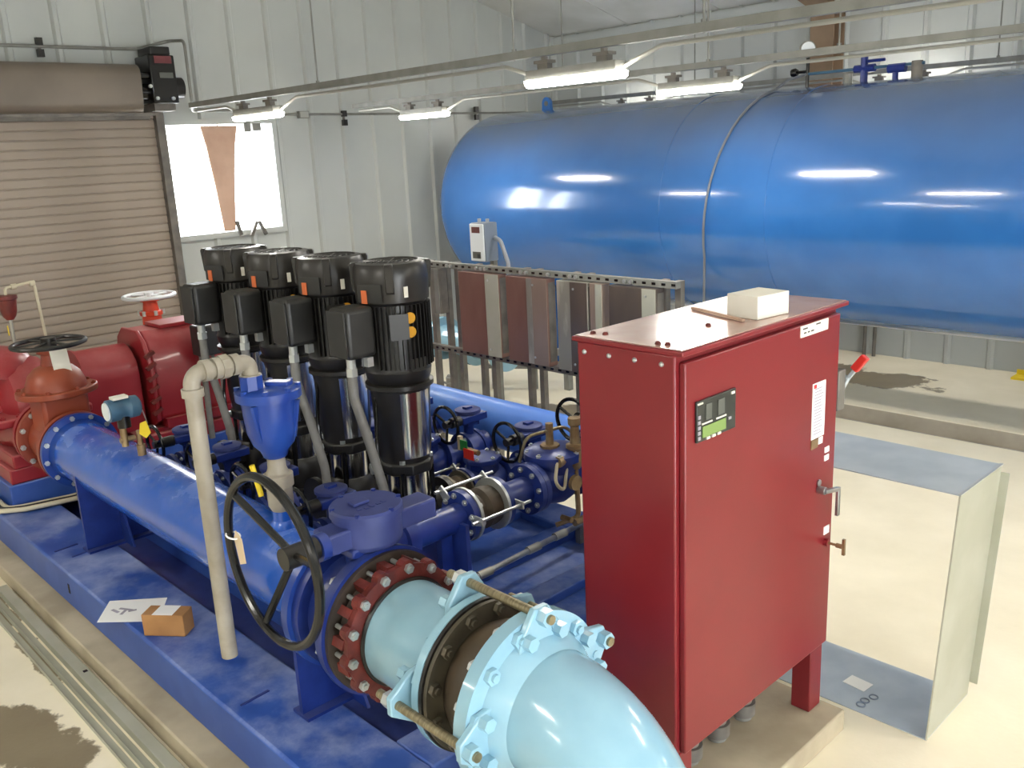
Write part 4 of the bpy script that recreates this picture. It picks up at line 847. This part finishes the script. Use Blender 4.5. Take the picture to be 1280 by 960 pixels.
# ================================================================ pressure tank
TY, TZ, TR = 7.147, 1.617, .95
TX0, TX1 = -7.46, .6
tk = thing('pressure_tank', 'huge horizontal blue pressure tank in front of the back wall', 'tank', (-3.6, TY, 0))
hd_ = [(-.48*math.cos(a), TR*math.sin(a)) for a in [PI/2*i/16 for i in range(17)]]
prof = [(TX0+x, max(r, .001)) for x, r in hd_] + [(TX1, TR)] + [(TX1-x, max(r, .001)) for x, r in reversed(hd_)][1:]
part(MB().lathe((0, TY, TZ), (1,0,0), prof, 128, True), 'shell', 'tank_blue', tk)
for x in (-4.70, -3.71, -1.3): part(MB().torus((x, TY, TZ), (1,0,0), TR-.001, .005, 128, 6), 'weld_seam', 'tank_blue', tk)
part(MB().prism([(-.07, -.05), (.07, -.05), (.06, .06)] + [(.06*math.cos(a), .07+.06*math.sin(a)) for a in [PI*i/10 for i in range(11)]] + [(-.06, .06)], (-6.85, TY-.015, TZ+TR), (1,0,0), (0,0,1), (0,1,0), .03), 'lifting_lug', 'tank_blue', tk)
part(MB().cyl((-6.85, TY-.018, TZ+TR+.065), (-6.85, TY-.0155, TZ+TR+.065), .026, n=20).cyl((-6.85, TY+.0155, TZ+TR+.065), (-6.85, TY+.018, TZ+TR+.065), .026, n=20), 'lug_hole', 'panel_grey', tk)
for x in (-6.55, -.6):
    pts = [(TY-.62, .0), (TY+.62, .0), (TY+.66, .95)] + [(TY+TR*math.sin(a), TZ-TR*math.cos(a)) for a in [.8-.16*i for i in range(11)]] + [(TY-.66, .95)]
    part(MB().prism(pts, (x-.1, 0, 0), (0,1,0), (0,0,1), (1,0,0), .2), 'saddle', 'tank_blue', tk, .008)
# hose draped over the tank
path = [(-3.910, TY-.02, TZ+TR+.10), (-4.018, TY-.12, TZ+TR+.06)] + [(-4.082-.2*i/14, TY+(TR+.013)*math.sin(-.2-1.75*i/14), TZ+(TR+.013)*math.cos(-.2-1.75*i/14)) for i in range(15)] + [(-4.309, TY-.86, .9), (-4.320, TY-.86, .06), (-4.320, TY-.7, .02)]
solo(MB().tube(path, .010, 8), 'hose', 'hose_dark', (-4.212, TY-.8, 0), 'thin grey hose draped down over the tank shell', 'hose')
tf = thing('gauge_assembly', 'round dial gauge with valves and blue fittings on top of the tank', 'gauge', (-3.672, TY, TZ+TR))
z0 = TZ+TR
part(MB().cyl((-3.910, TY, z0-.01), (-3.910, TY, z0+.23), .014, n=10), 'stem', 'black_gloss', tf)
part(MB().lathe((-3.910, TY-.02, z0+.29), (.7,-.7,0), [(-.02, .055), (.0, .066), (.02, .066), (.024, .06)], 28), 'gauge_case', 'strut_grey', tf)
part(MB().lathe((-3.893, TY-.035, z0+.29), (.7,-.7,0), [(.0, .055), (.006, .055)], 28), 'gauge_dial', 'white_plastic', tf)
part(MB().cyl((-4.039, TY, z0+.12), (-3.910, TY, z0+.12), .012, n=8).lathe((-4.050, TY, z0+.12), (1,0,0), [(0, .03), (.03, .035), (.05, .025)], 12), 'side_valve', 'black_gloss', tf)
part(MB().cyl((-3.910, TY, z0+.10), (-2.970, TY, z0+.10), .012, n=8), 'pipe', 'teal_paint', tf)
part(MB().cyl((-3.434, TY, z0-.01), (-3.434, TY, z0+.19), .028, n=10).cyl((-3.510, TY, z0+.10), (-3.348, TY, z0+.10), .03, n=10).cyl((-3.402, TY-.02, z0+.15), (-3.262, TY-.02, z0+.15), .012, n=8), 'blue_valve', 'valve_blue', tf)
part(MB().cyl((-3.186, TY, z0-.01), (-3.186, TY, z0+.10), .022, n=10).cyl((-3.240, TY, z0+.08), (-3.110, TY, z0+.08), .035, n=10), 'blue_valve', 'valve_blue', tf)
part(MB().cyl((-3.024, TY, z0-.01), (-3.024, TY, z0+.12), .04, n=12), 'relief_body', 'strut_dark', tf)
part(MB().cyl((-3.564, TY, z0-.01), (-3.564, TY, z0+.07), .035, n=12), 'plug', 'strut_grey', tf)
# ================================================================ red control cabinet
KX0, KX1, KY0, KY1, KZ0, KZ1 = -1.81, -1.451, 1.98, 2.90, .36, 1.63
kb = thing('control_cabinet', 'tall red steel pump control cabinet standing on four legs', 'cabinet', (-1.63, 2.44, PZ))
part(MB().bx(KX0, KX1, KY0, KY1, KZ0, KZ1), 'body', 'cab_red', kb, .006)
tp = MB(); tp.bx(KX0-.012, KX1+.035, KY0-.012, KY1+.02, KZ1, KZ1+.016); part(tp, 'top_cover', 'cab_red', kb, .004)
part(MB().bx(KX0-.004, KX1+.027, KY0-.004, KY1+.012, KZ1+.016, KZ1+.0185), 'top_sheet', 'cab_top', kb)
dr = part(MB().bx(KX1, KX1+.022, KY0+.018, KY1-.012, KZ0+.008, KZ1-.022), 'door', 'cab_red', kb, .005)
XD = KX1+.022
L = kb.location
for i in range(4): part(MB().lathe((KX0+.03+.095*i, KY0, KZ1-.03), (0,-1,0), [(0, .008), (.004, .007), (.007, .003)], 12), 'screw', 'bolt_zinc', kb)
for (x, y) in ((KX0+.03, KY0+.04), (KX0+.07, KY0+.05), (KX0+.28, KY0+.03), (KX0+.31, KY0+.035), (-1.56, 2.30), (-1.62, 2.70), (-1.55, 2.72)): part(MB().lathe((x, y, KZ1+.018), (0,0,1), [(0, .010), (.006, .008), (.009, .004)], 10), 'lid_screw', 'gland_red', kb)
for (x, y) in ((KX0, KY0), (KX1-.075, KY0), (KX0, KY1-.085), (KX1-.075, KY1-.085)):
    part(MB().bx(x, x+.075, y, y+.085, PZ-.001, KZ0), 'leg', 'cab_red', kb, .004)
# display panel (y runs to the right, z up)
dp = part(MB().bx(XD, XD+.008, 2.043, 2.240, 1.366, 1.488), 'display_panel', 'panel_black', kb, .002)
XP = XD+.008
def chip(name, mt, y0, y1, z0, z1, t=.0025): return part(MB().bx(XP, XP+t, y0, y1, z0, z1), name, mt, kb, 0, dp)
chip('lcd_screen', 'lcd_green', 2.068, 2.185, 1.377, 1.41)
for y in (2.088, 2.115, 2.142): chip('button', 'carton_white', y, y+.016, 1.368, 1.3755, .004)
for y in (2.066, 2.137): chip('menu_strip', 'carton_white', y, y+.05, 1.416, 1.4205)
chip('legend_block', 'panel_grey', 2.085, 2.113, 1.427, 1.473); chip('legend_block', 'panel_grey', 2.145, 2.178, 1.427, 1.473)
for i in range(5): chip('key', 'paper_grey', 2.047, 2.058, 1.374+.0155*i, 1.384+.0155*i)
chip('key', 'paper_grey', 2.20, 2.213, 1.40, 1.408); chip('badge', 'carton_white', 2.213, 2.23, 1.474, 1.482); chip('badge', 'carton_white', 2.045, 2.07, 1.478, 1.483)
np_ = part(MB().bx(XD, XD+.003, 2.618, 2.797, 1.572, 1.61) if False else MB().bx(XD, XD+.003, 2.618, 2.797, 1.568, 1.606), 'nameplate', 'carton_white', kb)
for i, (y, w, z) in enumerate(((2.645, .03, 1.595), (2.645, .016, 1.581), (2.668, .014, 1.581), (2.692, .02, 1.581), (2.73, .03, 1.598))): part(MB().bx(XD+.003, XD+.0036, y-w/2, y+w/2, z-.0025, z+.0025), 'print_line', 'ink', kb, 0, np_)
wl_ = part(MB().bx(XD, XD+.003, 2.712, 2.797, 1.20, 1.395), 'instruction_label', 'paper', kb)
for i in range(16): part(MB().bx(XD+.003, XD+.0036, 2.722, 2.722+.065*(.7+.3*random.random()), 1.215+.0105*i, 1.219+.0105*i), 'print_line', 'paper_grey', kb, 0, wl_)
part(MB().bx(XD+.003, XD+.0036, 2.716, 2.735, 1.378, 1.391), 'print_mark', 'red_plastic', kb, 0, wl_)
part(MB().bx(XD, XD+.004, 2.712, 2.757, 1.165, 1.197), 'rating_plate', 'bronze', kb); part(MB().bx(XD, XD+.003, 2.762, 2.79, 1.172, 1.196), 'white_sticker', 'paper', kb)
for z in (1.11, 1.14): part(MB().bx(XD, XD+.003, 2.81, 2.84, z-.012, z+.008), 'white_sticker', 'paper', kb)
part(MB().bx(XD, XD+.003, 2.828, 2.865, .815, .845), 'white_sticker', 'paper', kb)
# swing handle
part(MB().cyl((XD, 2.775, 1.005), (XD+.03, 2.775, 1.005), .014, n=12).cyl((XD, 2.775, 1.03), (XD+.008, 2.775, 1.03), .012, n=10).bar((XD+.03, 2.77, 1.005), (XD+.045, 2.835, 1.0), .016, .014).bar((XD+.045, 2.835, 1.005), (XD+.045, 2.835, .90), .012, .016, (0,1,0)), 'swing_handle', 'steel', kb, .002)
part(MB().cyl((XD, 2.84, .785), (XD+.07, 2.84, .785), .005, n=8).cyl((XD+.045, 2.84, .785), (XD+.068, 2.84, .785), .009, n=8).bar((XD+.072, 2.84, .755), (XD+.072, 2.84, .815), .010, .010, (0,1,0)), 'tee_key', 'bronze', kb)
part(MB().cyl((XD, 2.84, .785), (XD+.015, 2.84, .785), .014, n=10), 'key_boss', 'cab_red', kb)
# disconnect switch on the right edge
ds = part(MB().bx(KX1-.075, KX1+.02, KY1, KY1+.05, 1.255, 1.40), 'disconnect_plate', 'strut_dark', kb, .004)
part(MB().bar((KX1-.01, KY1+.055, 1.30), (KX1+.02, KY1+.062, 1.37), .022, .02, (0,1,0)).bar((KX1+.02, KY1+.062, 1.36), (KX1+.05, KY1+.07, 1.405), .014, .014, (0,1,0)), 'lever', 'galv', kb, .003, ds)
part(MB().bar((KX1+.04, KY1+.068, 1.395), (KX1+.075, KY1+.078, 1.445), .028, .03, (0,1,0)), 'lever_grip', 'red_plastic', kb, .004, ds)
for z in (1.555, 1.52): part(MB().cyl((KX1-.03, KY1, z), (KX1-.03, KY1+.03, z), .014, n=10), 'hinge_knob', 'cab_red', kb)
# carton and stick on the cabinet
cz = KZ1+.0185
bx_ = thing('carton', 'small cream cardboard box on top of the red cabinet', 'box', (-1.53, 2.53, cz))
part(MB().box((-1.53, 2.53, cz+.037), (.12, .155, .073), Matrix.Rotation(-.12, 3, 'Z')), 'box', 'carton_white', bx_, .002)
part(MB().box((-1.53+.04, 2.53-.079, cz+.04), (.014, .001, .012), Matrix.Rotation(-.12, 3, 'Z')), 'printed_mark', 'ink', bx_)
solo(MB().bar((-1.76, 2.50, cz+.006), (-1.50, 2.40, cz+.006), .010, .008), 'wooden_stick', 'tan_wood', (-1.63, 2.45, cz), 'thin wooden stick lying on the red cabinet beside the carton', 'stick')
# conduit stubs under the cabinet
for i in range(4):
    y = 2.12+.17*i; t = thing('conduit_stub', 'grey conduit stub rising from pad beneath the red cabinet', 'conduit', (-1.62, y, PZ), 'conduit stubs under the cabinet')
    part(MB().cyl((-1.62, y, PZ), (-1.62, y, KZ0-.002), .034, n=18), 'pipe', 'strut_grey', t); part(MB().cyl((-1.62, y, PZ+.02), (-1.62, y, PZ+.07), .046, n=18), 'collar', 'strut_dark', t)
# ================================================================ sheet metal duct section
DX0, DX1, DYa, DYb, DH = -1.88, -1.111, 3.063, 3.46, .986
du = thing('duct_section', 'open galvanized sheet metal duct section standing on the floor', 'duct', (-1.5, 3.28, 0))
th_ = .004
LEAN = .05
def slant(x0, x1, ya, yb, z0, z1):
    k0, k1 = LEAN*z0/DH, LEAN*z1/DH
    return MB().add([(x0+k0,ya,z0),(x1+k0,ya,z0),(x1+k0,yb,z0),(x0+k0,yb,z0),(x0+k1,ya,z1),(x1+k1,ya,z1),(x1+k1,yb,z1),(x0+k1,yb,z1)], [(3,2,1,0),(4,5,6,7),(0,1,5,4),(1,2,6,5),(2,3,7,6),(3,0,4,7)])
part(slant(DX0, DX1, DYa, DYb, .0, th_), 'bottom_panel', 'galv', du); part(slant(DX0, DX1, DYa, DYb, DH-th_, DH), 'top_panel', 'galv', du)
part(slant(DX1-th_, DX1, DYa, DYb, th_, DH-th_), 'side_panel', 'galv_matt', du); part(slant(DX0, DX0+th_, DYa, DYb, th_, DH-th_), 'side_panel', 'galv_matt', du)
part(slant(DX1, DX1+.03, DYb-.003, DYb, .06, DH-.03), 'flange_strip', 'galv_matt', du)
part(slant(DX1, DX1+.002, DYa, DYa+.012, .0, DH), 'hem', 'galv_matt', du)
part(MB().bar((DX1+LEAN-.002, DYa, DH+.001), (DX1+LEAN-.002, DYb, DH+.001), .012, .004), 'top_hem', 'bolt_zinc', du)
part(MB().box((-1.46, 3.24, .006), (.095, .07, .002), Matrix.Rotation(-.1, 3, 'Z')), 'paper_label', 'paper', du)
for i, (x, y) in enumerate(((-1.385, 3.145), (-1.385, 3.11), (-1.37, 3.19))): part(MB().torus((x, y, .006), (0,0,1), .016, .003, 20, 6), 'stencil_ring', 'grey_plastic', du)
# ================================================================ strut rack with steel enclosures
RY, RT, RBt = 4.2, 1.425, .80
rk = thing('strut_rack', 'tall rack of grey perforated strut standing behind the pump skid', 'rack', (-4.2, RY, 0))
RX0, RX1 = -5.36, -3.05
part(MB().bx(RX0, RX1, RY-.02, RY+.02, RT-.04, RT), 'top_rail', 'strut_grey', rk)
part(MB().bx(RX0, RX1, RY-.02, RY+.02, RBt-.04, RBt), 'bottom_rail', 'strut_dark', rk)
for x in (-5.31, -5.14, -5.018, -4.784, -4.663, -4.304, -4.188, -3.859, -3.74, -3.17, -3.07):
    part(MB().bx(x-.02, x+.02, RY+.021, RY+.06, 0, RT), 'post', 'strut_dark', rk)
for i in range(33):
    x = RX0+.05+.07*i; part(MB().bx(x-.014, x+.014, RY-.0212, RY-.0195, RBt-.027, RBt-.013), 'slot', 'black_gloss', rk); part(MB().bx(x-.014, x+.014, RY-.0212, RY-.0195, RT-.027, RT-.013), 'slot', 'black_gloss', rk)
for x in (-5.06, -5.02, -4.74, -4.69, -4.65, -4.30, -4.25, -4.05, -3.86, -3.81, -3.42, -3.37): part(MB().cyl((x, RY-.035, RT-.02), (x, RY-.02, RT-.02), .013, n=6), 'bolt', 'bolt_zinc', rk)
encs = [(-5.235, -5.14, 'strut_dark', 'strut_grey', .5, 0), (-4.921, -4.504, 'reflection_brown', 'galv_matt', .68, 0), (-4.433, -4.051, 'reflection_brown', 'steel_brown', .6, .05), (-3.967, -3.709, 'steel_worn', 'dark_brown', .46, .0), (-3.69, -3.59, 'steel_brown', 'galv_matt', .5, 0), (-3.537, -3.184, 'dark_brown', 'galv_matt', .72, 0)]
EL = ['narrow dark steel channel on the rack end by the pumps', 'brown and grey steel enclosure on rack below the white analyzer box', 'brown steel enclosure with one pale worn stripe on the rack', 'pale scuffed steel enclosure on the rack next to a narrow strip', 'narrow grey-brown steel strip between two enclosures on the rack', 'dark brown steel enclosure at the cabinet end of the rack']
for (a, b, m1, m2, k, ws), lb in zip(encs, EL):
    zb = RBt+.003 if m1 != 'strut_dark' else RBt+.25
    a += .02; b += .02
    t = thing('steel_enclosure', lb, 'enclosure', ((a+b)/2, RY-.04, zb))
    mid = a+(b-a)*k
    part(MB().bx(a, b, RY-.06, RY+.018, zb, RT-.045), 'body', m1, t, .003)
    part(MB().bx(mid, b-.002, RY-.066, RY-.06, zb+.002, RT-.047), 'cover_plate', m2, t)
    if b-a > .2:
        part(MB().bx(b, b+.004, RY-.05, RY+.01, zb+.03, RT-.07), 'side_plate', 'strut_dark', t)
        for zq in (zb+.05, RT-.09): part(MB().cyl((mid+.03, RY-.07, zq), (mid+.03, RY-.066, zq), .008, n=8), 'screw', 'bolt_zinc', t)
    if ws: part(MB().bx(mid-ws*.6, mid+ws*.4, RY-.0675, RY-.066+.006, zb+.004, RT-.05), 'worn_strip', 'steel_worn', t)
# analyzer box on its own strut post
az = thing('analyzer_box', 'white wall-mount analyzer box with two small windows above the rack', 'instrument', (-5.0, 4.6, 0))
ya = 4.55
part(MB().bx(-5.21, -5.05, ya, ya+.13, 1.385, 1.672), 'case', 'grey_plastic', az, .008)
part(MB().bx(-5.205, -5.055, ya-.014, ya, 1.39, 1.667), 'front_cover', 'white_plastic', az, .006)
part(MB().bx(-5.178, -5.09, ya-.017, ya-.014, 1.60, 1.645), 'display_window', 'gland_red', az); part(MB().bx(-5.178, -5.09, ya-.017, ya-.014, 1.41, 1.46), 'lower_window', 'panel_grey', az)
part(MB().bx(-5.125, -5.095, ya-.019, ya-.017, 1.415, 1.445), 'lower_knob', 'panel_black', az)
for x in (-5.17, -5.08): part(MB().cyl((x, ya+.06, 1.672), (x, ya+.06, 1.70), .014, n=10), 'gland', 'hose_grey', az)
part(MB().tube(fillet([(-5.04, ya+.09, 1.56), (-4.98, ya+.09, 1.54), (-4.92, ya+.1, 1.38), (-4.90, ya+.1, 1.0)], .05), .016, 10), 'cable', 'hose_grey', az)
part(MB().bx(-5.15, -5.11, ya+.13, ya+.17, 0, 1.64), 'post', 'strut_grey', az)
# ================================================================ things seen through and under the rack
lbp = thing('service_pipe', 'light blue service pipe with flanges low behind the strut rack', 'pipe', (-5.4, 5.25, 0))
part(MB().tube([(-7.1, 5.25, .52), (-5.62, 5.25, .52)], .13, 28), 'pipe', 'light_blue', lbp)
for x in (-6.5, -6.05, -5.66): part(MB().ring((x, 5.25, .52), (1,0,0), .1, .2, .05), 'flange', 'light_blue', lbp)
part(MB().bx(-6.35, -6.25, 5.19, 5.31, 0, .40), 'stand', 'strut_grey', lbp)
bt = thing('steel_bench', 'low grey steel support frame near the tank, seen beneath the rack', 'frame', (-5.9, 5.75, 0))
part(MB().bar((-6.25, 5.55, .36), (-5.55, 6.0, .36), .06, .06), 'beam', 'strut_grey', bt); part(MB().bar((-6.25, 5.55, .22), (-5.55, 6.0, .22), .04, .04), 'beam', 'strut_grey', bt)
for k in (.12, .55, .95): part(MB().bx(-6.25+.7*k-.03, -6.25+.7*k+.03, 5.55+.45*k-.03, 5.55+.45*k+.03, 0, .33), 'leg', 'strut_grey', bt)
sp_ = thing('floor_standpipe', 'short grey standpipe rising from floor beneath the rack', 'pipe', (-6.1, 5.0, 0))
part(MB().cyl((-6.1, 5.0, 0), (-6.1, 5.0, .25), .05, n=14).cyl((-6.14, 5.0, .25), (-6.06, 5.0, .25), .02, n=8), 'pipe', 'strut_grey', sp_); part(MB().cyl((-6.16, 4.96, .2), (-6.04, 4.96, .2), .012, n=8), 'handle', 'strut_grey', sp_)
for i, x in enumerate((-4.06, -3.96)):
    t = thing('wall_conduit', 'dark vertical conduit at the back wall below the tank', 'conduit', (x, 8.74, 0), 'dark conduits at the back wall')
    part(MB().cyl((x, 8.74, 0), (x, 8.74, 1.6), .018, n=10), 'pipe', 'strut_dark', t); part(MB().bx(x-.03, x+.03, 8.76, 8.80, .45, .49), 'strap', 'strut_dark', t)
t = thing('yellow_mat', 'flat yellow tray on the floor by the back wall', 'tray', (-2.4, 8.62, 0))
part(MB().bx(-2.62, -2.1, 8.55, 8.72, 0, .02), 'base', 'yellow', t); part(MB().bx(-2.62, -2.1, 8.70, 8.72, .02, .06), 'rim', 'yellow', t)
# ================================================================ loose steel lengths on the floor, papers, block
for i, (dy, z, w, lb) in enumerate(((0, .0, .05, 'loose galvanized channel on floor, topmost of the bundle along the pad'), (-.055, 0, .04, 'loose galvanized channel in the middle of the bundle along the pad'), (-.1, 0, .035, 'loose galvanized channel on the outside of the bundle along the pad'))):
    t = thing('steel_channel', lb, 'channel', (-3.9, 1.03+dy, 0))
    y = 1.045+dy; h = .04-.01*i
    part(MB().prism([(-w/2, 0), (w/2, 0), (w/2, h), (-w/2, h)] if i == 0 else [(-w/2, 0), (w/2, 0), (w/2, .004), (-w/2+.004, .004), (-w/2+.004, h), (-w/2, h)], (-5.22+.05*i, y, 0), (0,1,0), (0,0,1), (1,-.003,0), 3.4), 'length', 'galv_matt', t, .002)
    if i == 0:
        part(MB().bx(-3.985, -3.965, y-.006, y+.012, h, h+.001), 'slot', 'black_gloss', t)
ps = thing('paper_sheet', 'white printed paper sheet on the skid edge under the wooden block', 'paper', (-3.85, 1.3, DK))
vs = [uv for uv in ((-3.90, 1.11), (-4.06, 1.225), (-3.885, 1.42), (-3.70, 1.30))]
part(MB().add([(a, b, DK+.0015) for a, b in vs]+[(a, b, DK+.003) for a, b in vs], [(3,2,1,0),(4,5,6,7),(0,1,5,4),(1,2,6,5),(2,3,7,6),(3,0,4,7)]), 'sheet', 'paper', ps)
for (x, y, l, a) in ((-3.92, 1.245, .07, .5), (-3.90, 1.225, .04, -.9), (-3.94, 1.205, .05, .2), (-3.885, 1.26, .035, 1.2)): part(MB().box((x, y, DK+.0034), (l, .014, .0006), Matrix.Rotation(a, 3, 'Z')), 'printed_figure', 'paper_grey', ps)
bk = thing('cardboard_box', 'small brown cardboard box with white label on the skid edge', 'box', (-3.57, 1.30, DK))
R_ = Matrix.Rotation(.68, 3, 'Z')
part(MB().box((-3.575, 1.295, DK+.052), (.185, .085, .098), R_), 'box', 'carton', bk, .003)
part(MB().box((-3.575, 1.295, DK+.1015), (.09, .083, .001), R_), 'white_label', 'paper', bk)
